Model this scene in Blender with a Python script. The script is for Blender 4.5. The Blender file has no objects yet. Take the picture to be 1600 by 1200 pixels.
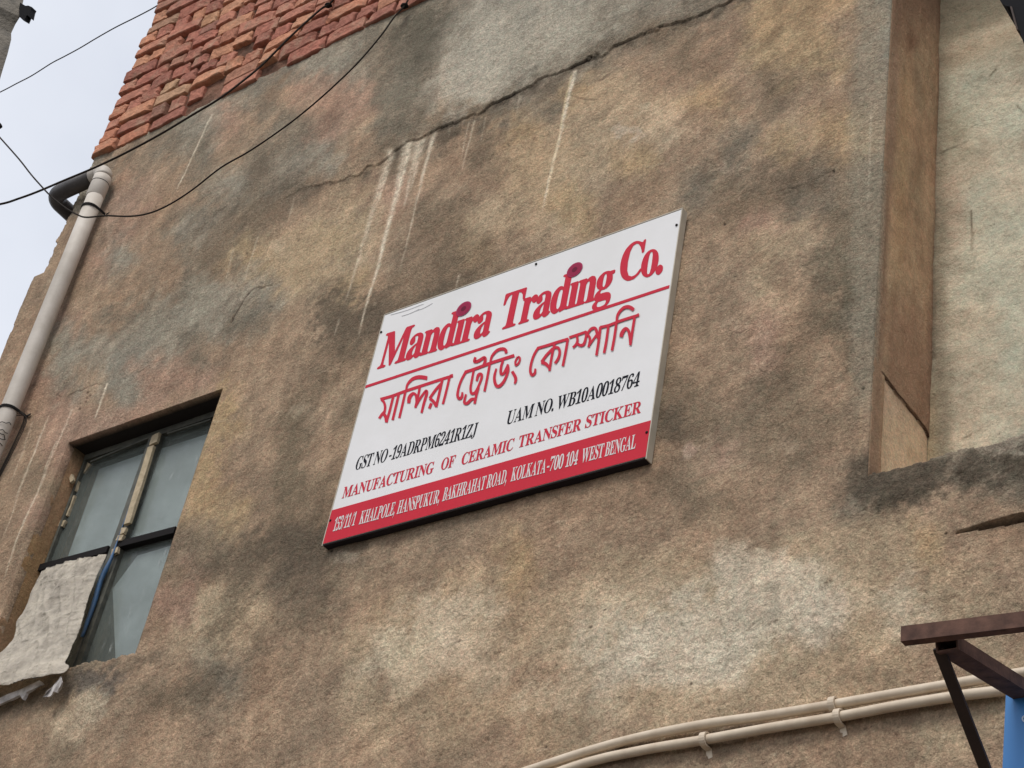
import bpy, bmesh, math, random
import numpy as np
from mathutils import Vector, Matrix, noise as mn

random.seed(7)
C = bpy.context.scene.collection
S = bpy.context.scene

# ------------------------------------------------------------------ camera
# rows: camera right / up / back expressed in (X along wall, up, wall normal)
CM = np.array([[0.7999404157595906, 0.16262223949334018, -0.5776238728243008],
               [0.25027702074257563, 0.7844468804981034, 0.5674544074769484],
               [0.5453959516925238, -0.5984956966419767, 0.586810154120088]])
FPX, CAM_D, CAM_H = 2754.3, 3.24, 1.6      # focal length in photo pixels, metres from wall, eye height
cam = bpy.data.cameras.new('camera'); camo = bpy.data.objects.new('camera', cam); C.objects.link(camo)
cam.sensor_width = 36; cam.lens = FPX/1600*36; cam.clip_start = .05; cam.clip_end = 3000
ax = [Vector((r[0], -r[2], r[1])) for r in CM]
camo.matrix_world = Matrix(((ax[0].x, ax[1].x, ax[2].x, 0), (ax[0].y, ax[1].y, ax[2].y, -CAM_D),
                            (ax[0].z, ax[1].z, ax[2].z, CAM_H), (0, 0, 0, 1)))
S.camera = camo

# ------------------------------------------------------------------ light
SUN_EL, SUN_AZ = math.radians(54), math.radians(6)     # azimuth measured from -Y (in front of the wall) towards -X
sun = bpy.data.lights.new('sun', 'SUN'); sun.energy = 1.5; sun.angle = math.radians(24); sun.color = (1, .965, .91)
suno = bpy.data.objects.new('sun', sun); C.objects.link(suno)
sd = Vector((math.sin(SUN_AZ)*math.cos(SUN_EL), -math.cos(SUN_AZ)*math.cos(SUN_EL), math.sin(SUN_EL)))
suno.rotation_euler = sd.to_track_quat('Z', 'Y').to_euler()
w = bpy.data.worlds.new('World'); S.world = w; w.use_nodes = True
nt = w.node_tree; nt.nodes.clear()
out = nt.nodes.new('ShaderNodeOutputWorld'); bg = nt.nodes.new('ShaderNodeBackground')
sky = nt.nodes.new('ShaderNodeTexSky'); sky.sky_type = 'NISHITA'; sky.sun_disc = False
sky.sun_elevation = SUN_EL; sky.sun_rotation = math.atan2(sd.x, sd.y); sky.air_density = 1.2; sky.dust_density = 2.5
tc = nt.nodes.new('ShaderNodeTexCoord'); nz = nt.nodes.new('ShaderNodeTexNoise')
nz.inputs['Scale'].default_value = 3.2; nz.inputs['Detail'].default_value = 5; nz.inputs['Roughness'].default_value = .5
nt.links.new(tc.outputs['Generated'], nz.inputs['Vector'])
cr = nt.nodes.new('ShaderNodeValToRGB')
cr.color_ramp.elements[0].position = .3; cr.color_ramp.elements[0].color = (.62, .62, .62, 1)
cr.color_ramp.elements[1].position = .7; cr.color_ramp.elements[1].color = (.97, .97, .97, 1)
nt.links.new(nz.outputs['Fac'], cr.inputs['Fac'])
mx = nt.nodes.new('ShaderNodeMix'); mx.data_type = 'RGBA'
mx.inputs['B'].default_value = (7.0, 7.25, 7.85, 1)        # thin bright cloud over the whole dome
nt.links.new(cr.outputs['Color'], mx.inputs['Factor']); nt.links.new(sky.outputs['Color'], mx.inputs['A'])
nt.links.new(mx.outputs['Result'], bg.inputs['Color']); bg.inputs['Strength'].default_value = .1
nt.links.new(bg.outputs['Background'], out.inputs['Surface'])
S.view_settings.view_transform = 'Standard'; S.view_settings.look = 'None'
S.view_settings.exposure = 0.36; S.view_settings.gamma = 1; S.view_settings.use_curve_mapping = False

# ------------------------------------------------------------------ helpers
def P(px, py, d=0.0):
    """photo pixel -> world point on the plane that stands d metres in front of the wall"""
    v = CM.T @ np.array([px-800.0, 600.0-py, -FPX]); t = -(CAM_D-d)/v[2]
    return Vector((v[0]*t, -d, v[1]*t+CAM_H))
def srgb(r, g, b, k=1.0):
    f = lambda c: ((c/255+.055)/1.055)**2.4 if c > 10 else c/255/12.92
    return (f(r)*k, f(g)*k, f(b)*k, 1)
def obj(name, me, mat=None, parent=None, label=None, kind=None, cat=None, group=None, smooth=False):
    """mesh given in world coordinates -> object (child vertices made relative to the parent's place)"""
    if isinstance(me, bmesh.types.BMesh):
        bm = me; me = bpy.data.meshes.new(name)
        bmesh.ops.recalc_face_normals(bm, faces=bm.faces); bm.to_mesh(me); bm.free()
    o = bpy.data.objects.new(name, me); C.objects.link(o)
    if mat: me.materials.append(mat)
    if smooth: me.shade_smooth()
    if parent is not None:
        off = Vector((0, 0, 0)); p = parent
        while p is not None: off += p.location; p = p.parent
        me.transform(Matrix.Translation(-off)); o.parent = parent
    tag(o, label, cat, group, kind)
    return o
def tag(o, label=None, cat=None, group=None, kind=None):
    for k, v in (('label', label), ('category', cat), ('group', group), ('kind', kind)):
        if v: o[k] = v
def thing(name, loc, label, cat, group=None):
    o = bpy.data.objects.new(name, None); C.objects.link(o); o.location = loc; o.empty_display_size = .1
    tag(o, label, cat, group); return o
def box(bm, a, b, bev=0.0):
    """axis-aligned box between corners"""
    lo = [min(a[i], b[i]) for i in range(3)]; hi = [max(a[i], b[i]) for i in range(3)]
    r = bmesh.ops.create_cube(bm, size=1)
    for v in r['verts']:
        v.co = Vector([lo[i] + (v.co[i]+.5)*(hi[i]-lo[i]) for i in range(3)])
    if bev:
        es = {e for v in r['verts'] for e in v.link_edges}
        bmesh.ops.bevel(bm, geom=list(es), offset=bev, segments=2, affect='EDGES')
def prism(bm, front, back):
    """closed solid between two matching outlines"""
    f = [bm.verts.new(v) for v in front]; b = [bm.verts.new(v) for v in back]; n = len(f)
    bm.faces.new(f); bm.faces.new(b[::-1])
    for i in range(n): bm.faces.new((f[i], b[i], b[(i+1) % n], f[(i+1) % n]))
def slab(bm, pts, d, th):
    """outline given in photo pixels, standing d metres off the wall, th thick towards the wall"""
    f = [P(x, y, d) for x, y in pts]; prism(bm, f, [v+Vector((0, th, 0)) for v in f])
def catmull(pts, n=6, closed=False):
    pts = [Vector(p) for p in pts]; o = []; m = len(pts)
    g = (lambda i: pts[i % m]) if closed else (lambda i: pts[max(0, min(m-1, i))])
    for i in range(m if closed else m-1):
        p0, p1, p2, p3 = g(i-1), g(i), g(i+1), g(i+2)
        for k in range(n):
            t = k/n
            o.append(.5*((2*p1)+(p2-p0)*t+(2*p0-5*p1+4*p2-p3)*t*t+(3*p1-p0-3*p2+p3)*t**3))
    if not closed: o.append(pts[-1].copy())
    return o
def tube(bm, pts, r, seg=12, cap=True, prof=None):
    """swept tube; r number or list; prof = list of (a,b) offsets for a non-round section"""
    pts = [Vector(p) for p in pts]; n = len(pts); rings = []
    up = Vector((0, 0, 1)); nrm = None
    for i, p in enumerate(pts):
        t = (pts[min(n-1, i+1)]-pts[max(0, i-1)]).normalized()
        if nrm is None:
            nrm = t.cross(up)
            if nrm.length < .1: nrm = t.cross(Vector((0, 1, 0)))
        nrm = (nrm - t*nrm.dot(t)).normalized(); bn = t.cross(nrm)
        rr = r[i] if isinstance(r, (list, tuple)) else r
        if prof: ring = [bm.verts.new(p+nrm*a+bn*b) for a, b in prof]
        else: ring = [bm.verts.new(p+(nrm*math.cos(2*math.pi*k/seg)+bn*math.sin(2*math.pi*k/seg))*rr) for k in range(seg)]
        rings.append(ring)
    m = len(rings[0])
    for a, b in zip(rings, rings[1:]):
        for k in range(m): bm.faces.new((a[k], a[(k+1) % m], b[(k+1) % m], b[k]))
    if cap: bm.faces.new(rings[0][::-1]); bm.faces.new(rings[-1])
    return rings

# ---- numpy noise
def _hash(ix, iy, seed):
    h = (ix.astype(np.int64)*374761393 + iy.astype(np.int64)*668265263 + seed*1442695041) & 0xffffffff
    h = ((h ^ (h >> 13))*1274126177) & 0xffffffff
    return ((h ^ (h >> 16)) & 0xffff)/65535.0
def vnoise(x, y, seed=0):
    ix = np.floor(x); iy = np.floor(y); fx = x-ix; fy = y-iy
    ux = fx*fx*fx*(fx*(fx*6-15)+10); uy = fy*fy*fy*(fy*(fy*6-15)+10)
    a = _hash(ix, iy, seed); b = _hash(ix+1, iy, seed); c = _hash(ix, iy+1, seed); d = _hash(ix+1, iy+1, seed)
    return (a+(b-a)*ux+(c-a)*uy+(a-b-c+d)*ux*uy)*2-1
def fbm(x, y, s, oct=4, seed=0, gain=.55):
    r = 0; amp = 1; tot = 0; ca, sa = math.cos(.7), math.sin(.7); x = x/s; y = y/s
    for o in range(oct):
        r = r+amp*vnoise(x, y, seed+o*17); tot += amp; amp *= gain
        x, y = (x*ca-y*sa)*2.03+3.1, (x*sa+y*ca)*2.03+1.7
    return r/tot
def sstep(a, b, x):
    t = np.clip((x-a)/(b-a), 0, 1); return t*t*(3-2*t)

# ------------------------------------------------------------------ materials
def mat(name, col, rough=.8, metal=0, bump=None, var=None, attr=None, spec=None, coat=0):
    """bump=(scale, strength, distance); var=(scale, amount, second colour)"""
    m = bpy.data.materials.new(name); m.use_nodes = True; t = m.node_tree; b = t.nodes['Principled BSDF']
    b.inputs['Roughness'].default_value = rough; b.inputs['Metallic'].default_value = metal
    if spec is not None: b.inputs['Specular IOR Level'].default_value = spec
    b.inputs['Base Color'].default_value = col
    tco = t.nodes.new('ShaderNodeTexCoord')
    if var:
        n = t.nodes.new('ShaderNodeTexNoise'); n.inputs['Scale'].default_value = var[0]; n.inputs['Detail'].default_value = 6
        n.inputs['Roughness'].default_value = .62
        r = t.nodes.new('ShaderNodeMapRange'); r.inputs['From Min'].default_value = .35; r.inputs['From Max'].default_value = .68
        r.inputs['To Max'].default_value = var[1]
        x = t.nodes.new('ShaderNodeMix'); x.data_type = 'RGBA'
        x.inputs['A'].default_value = col; x.inputs['B'].default_value = var[2]
        t.links.new(tco.outputs['Object'], n.inputs['Vector']); t.links.new(n.outputs['Fac'], r.inputs['Value'])
        t.links.new(r.outputs['Result'], x.inputs['Factor']); t.links.new(x.outputs['Result'], b.inputs['Base Color'])
    if bump:
        n2 = t.nodes.new('ShaderNodeTexNoise'); n2.inputs['Scale'].default_value = bump[0]; n2.inputs['Detail'].default_value = 5
        bp = t.nodes.new('ShaderNodeBump'); bp.inputs['Strength'].default_value = bump[1]; bp.inputs['Distance'].default_value = bump[2]
        t.links.new(tco.outputs['Object'], n2.inputs['Vector']); t.links.new(n2.outputs['Fac'], bp.inputs['Height'])
        t.links.new(bp.outputs['Normal'], b.inputs['Normal'])
    return m

def plaster_mat(name, grain=1.0):
    """colour from the 'stain' attribute, plus sandy grain, tinted flecks and fine relief"""
    m = bpy.data.materials.new(name); m.use_nodes = True; t = m.node_tree; b = t.nodes['Principled BSDF']
    b.inputs['Roughness'].default_value = .93; b.inputs['Specular IOR Level'].default_value = .15
    N = t.nodes.new; L = t.links.new
    at = N('ShaderNodeAttribute'); at.attribute_name = 'stain'; tco = N('ShaderNodeTexCoord')
    def noise(s, det, rough=.6, dist=0, vec=None):
        n = N('ShaderNodeTexNoise'); n.inputs['Scale'].default_value = s; n.inputs['Detail'].default_value = det
        n.inputs['Roughness'].default_value = rough; n.inputs['Distortion'].default_value = dist
        L(vec or tco.outputs['Object'], n.inputs['Vector']); return n
    def rng(src, a, b_, lo, hi):
        r = N('ShaderNodeMapRange'); r.inputs['From Min'].default_value = a; r.inputs['From Max'].default_value = b_
        r.inputs['To Min'].default_value = lo; r.inputs['To Max'].default_value = hi; L(src, r.inputs['Value']); return r.outputs['Result']
    def mul(c, fac_src):
        x = N('ShaderNodeVectorMath'); x.operation = 'SCALE'; L(c, x.inputs[0]); L(fac_src, x.inputs['Scale']); return x.outputs['Vector']
    g1 = noise(85, 7, .75); g2 = noise(230, 3, .6); g3 = noise(19, 5, .65, .8)
    c = mul(at.outputs['Color'], rng(g1.outputs['Fac'], .3, .7, 1-.33*grain, 1+.33*grain))
    c = mul(c, rng(g2.outputs['Fac'], .3, .7, 1-.25*grain, 1+.25*grain))
    c = mul(c, rng(g3.outputs['Fac'], .3, .7, .87, 1.13))
    # pinkish / greenish flecks
    hn = noise(48, 5, .75, .3); x = N('ShaderNodeMix'); x.data_type = 'RGBA'; x.blend_type = 'MULTIPLY'; x.inputs['Factor'].default_value = 1
    rp = N('ShaderNodeValToRGB'); rp.color_ramp.elements[0].position = .36; rp.color_ramp.elements[0].color = (1.05, .965, .95, 1)
    rp.color_ramp.elements[1].position = .64; rp.color_ramp.elements[1].color = (.96, 1.0, .975, 1)
    L(hn.outputs['Fac'], rp.inputs['Fac']); L(c, x.inputs['A']); L(rp.outputs['Color'], x.inputs['B'])
    # dark pits
    pn = noise(130, 2, .5, 1.2); pit = rng(pn.outputs['Fac'], .24, .36, .55, 1)
    c2 = mul(x.outputs['Result'], pit)
    L(c2, b.inputs['Base Color'])
    b1 = noise(95, 6, .7, .6); b2 = noise(28, 5, .6, 1.0)
    ad = N('ShaderNodeMath'); ad.operation = 'MULTIPLY_ADD'; ad.inputs[1].default_value = .28
    L(b2.outputs['Fac'], ad.inputs[0]); L(b1.outputs['Fac'], ad.inputs[2])
    bp = N('ShaderNodeBump'); bp.inputs['Strength'].default_value = .9; bp.inputs['Distance'].default_value = .013*grain
    L(ad.outputs[0], bp.inputs['Height']); L(bp.outputs['Normal'], b.inputs['Normal'])
    return m

KA = 1.42                                  # display colour -> paint/plaster albedo
M_plaster = plaster_mat('weathered_plaster'); M_niche = plaster_mat('recess_plaster', .55)
M_mortar = mat('mortar', (.10, .07, .052, 1), .95, bump=(60, .9, .01), var=(30, .8, (.24, .19, .14, 1)))
M_joint = mat('joint_mortar', (.14, .10, .075, 1), .95)
M_soffit = mat('shade_dark_concrete', (.028, .024, .022, 1), .8, spec=.12, bump=(40, .5, .004))  # near-black colour stands in for the shade under the lintel
M_pvc = mat('grey_pvc', srgb(202, 194, 184, 1.0), .6, bump=(9, .12, .004), var=(7, .7, srgb(176, 166, 152, .95)))
M_pvcdark = mat('dark_pvc', (.05, .045, .045, 1), .45, bump=(20, .3, .003), var=(12, .8, (.10, .09, .085, 1)))  # dark tone of the side run and its collar
M_black = mat('black_rubber', (.012, .011, .011, 1), .8, spec=.12)
M_cable = mat('cable_sheath', (.03, .024, .02, 1), .8, spec=.12)
M_white = mat('sign_white', (.78, .77, .77, 1), .55, spec=.25, var=(2.2, .8, (.69, .68, .665, 1)), bump=(4, .08, .01))
M_vinyl = mat('wrinkled_vinyl', (.68, .68, .69, 1), .5)
M_red = mat('sign_red', (.58, .033, .060, 1), .7, spec=.1, var=(25, .5, (.50, .03, .055, 1)))
M_redband = mat('sign_red_band', (.58, .026, .046, 1), .65, spec=.15, var=(6, .6, (.50, .024, .044, 1)))
M_plum = mat('sign_plum', (.36, .03, .09, 1), .7, spec=.1); M_plumdk = mat('sign_plum_dark', (.15, .015, .04, 1), .7, spec=.1)
M_plum2 = mat('sign_plum_inner', (.30, .025, .07, 1), .7, spec=.1)
M_ink = mat('sign_black_ink', (.012, .013, .02, 1), .8, spec=.08)
M_letterwhite = mat('sign_white_ink', (.68, .63, .62, 1), .7, spec=.2)
M_frame = mat('sign_frame_aluminium', (.42, .37, .29, 1), .5, .0, var=(14, .8, (.52, .47, .38, 1)))
M_framedark = mat('sign_frame_shaded', (.025, .02, .022, 1), .8, spec=.12)  # shade along the sign's bottom edge, put into a near-black frame colour
M_screw = mat('screw_head', (.02, .018, .018, 1), .8, spec=.12)
M_conduit = mat('beige_conduit', srgb(214, 198, 176, 1.0), .45, var=(12, .8, srgb(184, 164, 140, 1.0)), bump=(70, .15, .002))
M_rust = mat('rusty_steel', (.065, .036, .028, 1), .8, .0, spec=.2, var=(30, 1, (.15, .08, .058, 1)), bump=(60, .5, .002))
M_rustdk = mat('dark_steel', (.03, .018, .014, 1), .7, .3, var=(22, .8, (.055, .03, .02, 1)), bump=(60, .4, .002))
M_blue = mat('blue_board_paint', srgb(60, 125, 190, 1.0), .4, var=(4, .5, srgb(74, 140, 200, 1.0)))
M_bluemark = mat('pale_mark', (.55, .62, .7, 1), .5)
M_tube = mat('blue_window_paint', srgb(58, 104, 150, .9), .5, var=(40, .8, srgb(84, 96, 110, .8)))
M_wframe = mat('window_frame_paint', (.055, .058, .048, 1), .7, bump=(60, .4, .002), var=(30, .8, (.13, .125, .10, 1)))
M_wdark = mat('window_bar_dark', (.014, .012, .012, 1), .8, spec=.12, bump=(50, .3, .002))
M_putty = mat('dried_putty', (.50, .40, .27, 1), .9, bump=(90, .8, .004), var=(45, .9, (.33, .27, .17, 1)))
M_sheet = mat('pale_sheet_grey', (.60, .69, .68, 1), .8, var=(9, .5, (.52, .61, .61, 1)), bump=(14, .3, .01))
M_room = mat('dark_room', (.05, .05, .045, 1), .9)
M_clothin = mat('torn_sack_edge', (.58, .55, .53, 1), .8, bump=(45, .5, .006), var=(30, .8, (.2, .17, .15, 1)))
M_blackpl = mat('black_metal', (.006, .006, .008, 1), .8, spec=.12)
M_ground = mat('lane_ground', (.13, .115, .095, 1), .95, bump=(8, .5, .03), var=(.8, .8, (.09, .085, .08, 1)))
M_neigh = mat('neighbour_plaster', (.20, .175, .14, 1), .95, bump=(30, .8, .02), var=(9, .9, (.10, .09, .075, 1)))
# dusty window glass: glossy, part see-through, with pale scratches
def glass():
    m = bpy.data.materials.new('dusty_glass'); m.use_nodes = True; t = m.node_tree; b = t.nodes['Principled BSDF']
    N = t.nodes.new; L = t.links.new
    b.inputs['Base Color'].default_value = (.12, .15, .145, 1); b.inputs['Roughness'].default_value = .13
    tco = N('ShaderNodeTexCoord'); mp = N('ShaderNodeMapping'); mp.inputs['Rotation'].default_value = (0, .55, 0); mp.inputs['Scale'].default_value = (60, 1, 11)
    L(tco.outputs['Object'], mp.inputs['Vector'])
    n = N('ShaderNodeTexNoise'); n.inputs['Scale'].default_value = 1; n.inputs['Detail'].default_value = 3; n.inputs['Distortion'].default_value = .6
    L(mp.outputs['Vector'], n.inputs['Vector'])
    r = N('ShaderNodeMapRange'); r.inputs['From Min'].default_value = .62; r.inputs['From Max'].default_value = .80; L(n.outputs['Fac'], r.inputs['Value'])
    x = N('ShaderNodeMix'); x.data_type = 'RGBA'; x.inputs['A'].default_value = (.20, .225, .205, 1); x.inputs['B'].default_value = (.5, .52, .5, 1)
    L(r.outputs['Result'], x.inputs['Factor']); L(x.outputs['Result'], b.inputs['Base Color'])
    d = N('ShaderNodeTexNoise'); d.inputs['Scale'].default_value = 7; d.inputs['Detail'].default_value = 6; L(tco.outputs['Object'], d.inputs['Vector'])
    r2 = N('ShaderNodeMapRange'); r2.inputs['From Min'].default_value = .3; r2.inputs['From Max'].default_value = .7
    r2.inputs['To Min'].default_value = .26; r2.inputs['To Max'].default_value = .40; L(d.outputs['Fac'], r2.inputs['Value'])
    mm = N('ShaderNodeMath'); mm.operation = 'MAXIMUM'; L(r2.outputs['Result'], mm.inputs[0]); L(r.outputs['Result'], mm.inputs[1])
    L(mm.outputs[0], b.inputs['Alpha'])
    return m
M_glass = glass()
def cloth_mat():
    m = mat('old_sack_cloth', (.84, .77, .66, 1), .9); t = m.node_tree; b = t.nodes['Principled BSDF']; N = t.nodes.new; L = t.links.new
    tco = N('ShaderNodeTexCoord'); prev = None
    for rot, sc, st in (((0, .5, 0), (9, 1, 34), .010), ((0, -.6, 0), (26, 1, 9), .010), ((0, .2, 0), (60, 1, 60), .004)):
        mp = N('ShaderNodeMapping'); mp.inputs['Rotation'].default_value = rot; mp.inputs['Scale'].default_value = sc; L(tco.outputs['Object'], mp.inputs['Vector'])
        n = N('ShaderNodeTexNoise'); n.noise_type = 'RIDGED_MULTIFRACTAL' if hasattr(n, 'noise_type') else n.noise_type
        n.inputs['Scale'].default_value = 1; n.inputs['Detail'].default_value = 3; n.inputs['Distortion'].default_value = .7; L(mp.outputs['Vector'], n.inputs['Vector'])
        bp = N('ShaderNodeBump'); bp.inputs['Strength'].default_value = .8; bp.inputs['Distance'].default_value = st; L(n.outputs['Fac'], bp.inputs['Height'])
        if prev: L(prev.outputs['Normal'], bp.inputs['Normal'])
        prev = bp
    L(prev.outputs['Normal'], b.inputs['Normal'])
    n = N('ShaderNodeTexNoise'); n.inputs['Scale'].default_value = 13; n.inputs['Detail'].default_value = 7; n.inputs['Roughness'].default_value = .7; L(tco.outputs['Object'], n.inputs['Vector'])
    r = N('ShaderNodeValToRGB'); r.color_ramp.elements[0].position = .35; r.color_ramp.elements[0].color = (.58, .52, .44, 1); r.color_ramp.elements[1].position = .6; r.color_ramp.elements[1].color = (.84, .77, .66, 1)
    L(n.outputs['Fac'], r.inputs['Fac']); L(r.outputs['Color'], b.inputs['Base Color']); return m
M_cloth = cloth_mat()
# bricks: colour varies by object, with lime smears and pits
def brick_mat():
    m = bpy.data.materials.new('old_brick'); m.use_nodes = True; t = m.node_tree; b = t.nodes['Principled BSDF']
    N = t.nodes.new; L = t.links.new; b.inputs['Roughness'].default_value = .92; b.inputs['Specular IOR Level'].default_value = .15
    oi = N('ShaderNodeObjectInfo'); rp = N('ShaderNodeValToRGB'); e = rp.color_ramp.elements
    e[0].position = 0; e[0].color = srgb(138, 92, 78, KA); e[1].position = 1; e[1].color = srgb(170, 122, 96, KA)
    for p, c in ((.15, (132, 86, 74)), (.3, (158, 108, 90)), (.45, (146, 94, 80)), (.6, (168, 122, 96)), (.72, (120, 84, 74)), (.8, (172, 140, 108)), (.86, (160, 106, 84))):
        k = e.new(p); k.color = srgb(*c, KA)
    L(oi.outputs['Random'], rp.inputs['Fac'])
    tco = N('ShaderNodeTexCoord'); ad = N('ShaderNodeVectorMath'); ad.operation = 'ADD'
    sc = N('ShaderNodeVectorMath'); sc.operation = 'SCALE'; sc.inputs['Scale'].default_value = 1
    L(tco.outputs['Object'], ad.inputs[0]); L(oi.outputs['Location'], ad.inputs[1])
    n = N('ShaderNodeTexNoise'); n.inputs['Scale'].default_value = 22; n.inputs['Detail'].default_value = 6; n.inputs['Roughness'].default_value = .7
    L(ad.outputs['Vector'], n.inputs['Vector'])
    r = N('ShaderNodeMapRange'); r.inputs['From Min'].default_value = .32; r.inputs['From Max'].default_value = .68; r.inputs['To Min'].default_value = .66; r.inputs['To Max'].default_value = 1.22
    L(n.outputs['Fac'], r.inputs['Value'])
    s2 = N('ShaderNodeVectorMath'); s2.operation = 'SCALE'; L(rp.outputs['Color'], s2.inputs[0]); L(r.outputs['Result'], s2.inputs['Scale'])
    n2 = N('ShaderNodeTexNoise'); n2.inputs['Scale'].default_value = 9; n2.inputs['Detail'].default_value = 7; n2.inputs['Roughness'].default_value = .72
    L(ad.outputs['Vector'], n2.inputs['Vector'])
    r2 = N('ShaderNodeMapRange'); r2.inputs['From Min'].default_value = .5; r2.inputs['From Max'].default_value = .68; r2.inputs['To Max'].default_value = .6
    L(n2.outputs['Fac'], r2.inputs['Value'])
    x = N('ShaderNodeMix'); x.data_type = 'RGBA'; x.inputs['B'].default_value = srgb(150, 128, 108, KA)
    L(r2.outputs['Result'], x.inputs['Factor']); L(s2.outputs['Vector'], x.inputs['A']); L(x.outputs['Result'], b.inputs['Base Color'])
    n3 = N('ShaderNodeTexNoise'); n3.inputs['Scale'].default_value = 70; n3.inputs['Detail'].default_value = 5; L(ad.outputs['Vector'], n3.inputs['Vector'])
    bp = N('ShaderNodeBump'); bp.inputs['Strength'].default_value = .8; bp.inputs['Distance'].default_value = .01
    L(n3.outputs['Fac'], bp.inputs['Height']); L(bp.outputs['Normal'], b.inputs['Normal'])
    return m
M_brick = brick_mat()

# ------------------------------------------------------------------ ground
bm = bmesh.new(); bmesh.ops.create_grid(bm, x_segments=8, y_segments=8, size=900)
obj('ground', bm, M_ground, kind='structure')

# ------------------------------------------------------------------ the plastered building
XL, ZTOP = -6.13, 7.305
bld = thing('building', (-2.5, 2.0, 0), 'old building with a stained brown plaster wall under a bare red brick top', 'building')

# key outlines on the wall
win = dict(x0=P(107, 692).x, x1=P(345, 608).x+.012, z1=5.34, z0=P(217, 1015).z)      # window opening
win['z0'] = 4.222; WD = .088
nic = dict(x0=-1.757, x1=-.55, z0=4.213, z1=6.75); ND = .34                             # tall recess

xs = [-6.13]
while xs[-1] < -1.25: xs.append(xs[-1]+(.0068+(xs[-1]+6.13)/4.9*(-.0034)))
xs = np.array(xs); xs = np.concatenate([xs, np.arange(xs[-1]+.03, 2.6, .08)])
zs = np.concatenate([np.arange(0, 3.25, .08), np.arange(3.28, 7.300, .0043), [ZTOP]])
for q in (win['x0'], win['x1'], nic['x0'], nic['x1']): xs[np.argmin(abs(xs-q))] = q
for q in (win['z0'], win['z1'], nic['z0'], nic['z1']): zs[np.argmin(abs(zs-q))] = q
X, Z = np.meshgrid(xs, zs)                    # rows = z
nz_, nx_ = X.shape
# where each wall point sits in the reference photo's pixel frame: used only to lay out stains on the wall
def to_px(X, Z, d=0.0):
    v = np.stack([X, Z-CAM_H, np.full_like(X, -(CAM_D-d))], -1) @ CM.T
    return 800+FPX*v[..., 0]/(-v[..., 2]), 600-FPX*v[..., 1]/(-v[..., 2])
PX, PY = to_px(X, Z); PX = np.clip(PX, -150, 1750); PY = np.clip(PY, -150, 1350)

PAL = {'t': (164, 141, 113), 'b': (149, 125, 101), 'd': (126, 108, 87), 'D': (98, 85, 70), 'g': (138, 128, 111),
       'G': (160, 150, 132), 'l': (178, 157, 129), 'L': (192, 175, 150), 'p': (156, 127, 106), 'o': (162, 136, 103), 'k': (118, 106, 89)}
ROWS = ['gggggggggggggkgGGGGgggkbooobggggg',
        'ggggggggggggkkgGGGGgkdbboobbggggg',
        'ggggggggggggkkGGGggkbbbbooobggggg',
        'gggggggggbppkgGGgkotttobdbbbbgggg',
        'gggggkgpbkpbkkddottttlbkbtoobgggg',
        'ggggbbkbkggbdbbdttttobbkbdkdbgggg',
        'ggggpbbgkkbtpbbbttobbbkddkkddbggg',
        'gbbbpbgkdbttbddtttobbbbdptbddgggg',
        'ggbpgbkdotttbbddbbbbbbbbtbddggggg',
        'gbbbbbkggttobdDdbbbbbbbbtbddDdggg',
        'bbpbkgggkbbdDDdbbbbbbbbbpbdkdggdg',
        'bbggggkbbbbddddbbbbbbbbbpdbbddggg',
        'bpgbgppbbbdbddbbbbbbbddbddbdbbggg',
        'pbppppbobdbddbbbbbbbdDdddddbddggg',
        'pbppboobbdbbbbbbbbbbbbbpddbbDDkgg',
        'bdbbbbobbddbbbbbbbbbbddbbbbDDDkkk',
        'bpbbbboobddbbbbbbbbbbbddbbbkdbbbb',
        'bbbbbbdddDDDbbbbobbbbbbbbttttobbb',
        'bbbbbdpddDDdbbttobbttttLLLlttttbb',
        'bbbbpppttddbttlltttllllLLLLlllttb',
        'bbbbbbttdbbtllLlttllLLLLLLLttbttb',
        'bkDdbbbkbbbtbltlbblLLLLLtttttbbtt',
        'kbdlbddbbbbttttttttlttttttttbbbtt',
        'bblbbbbbbbbbtbtbbttbbtbbbbbbbttbb',
        'bbdbbbbbbbbbbbbbbbtbbbbbbbbbbbbbb']
grid = np.array([[PAL[c] for c in (r+r[-1]*33)[:33]] for r in ROWS], float)
grid = np.clip(grid, 0, 255)
def sample(px, py):
    x = np.clip(px/50, 0, 31.999); y = np.clip(py/50, 0, 23.999)
    ix = x.astype(int); iy = y.astype(int); fx = (x-ix); fy = (y-iy)
    fx = fx*fx*(3-2*fx); fy = fy*fy*(3-2*fy); fx = fx[..., None]; fy = fy[..., None]
    return (grid[iy, ix]*(1-fx)+grid[iy, ix+1]*fx)*(1-fy)+(grid[iy+1, ix]*(1-fx)+grid[iy+1, ix+1]*fx)*fy
U, V = PX, PY
wx = fbm(X, Z, .32, 5, 11)*40 + fbm(X, Z, .06, 4, 12)*22; wy = fbm(X, Z, .32, 5, 21)*40 + fbm(X, Z, .06, 4, 22)*22
col = sample(U+wx, V+wy)
WU, WV = U+wx*.6, V+wy*.6
TA = X*.85+Z*.53; TB = -X*.53+Z*.85
lum = 1 + .13*fbm(X, Z, .16, 6, 31, .66) + .10*fbm(X+Z*.1, Z*.25, .04, 4, 41) + .13*fbm(TA*.3, TB, .05, 5, 43, .62)   # last: faint vertical weathering
col = col*lum[..., None]
hue = fbm(X, Z, .22, 5, 51, .6)
col = col*np.stack([1+.03*hue, 1-.008*hue, 1-.03*hue], -1)
NA = fbm(X, Z, .07, 5, 301, .62); NB = fbm(X, Z, .022, 4, 302, .6)
def blend(mask, rgb):
    global col
    m = np.clip(mask, 0, 1)[..., None]; col = col*(1-m)+np.array(rgb, float)*m
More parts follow.
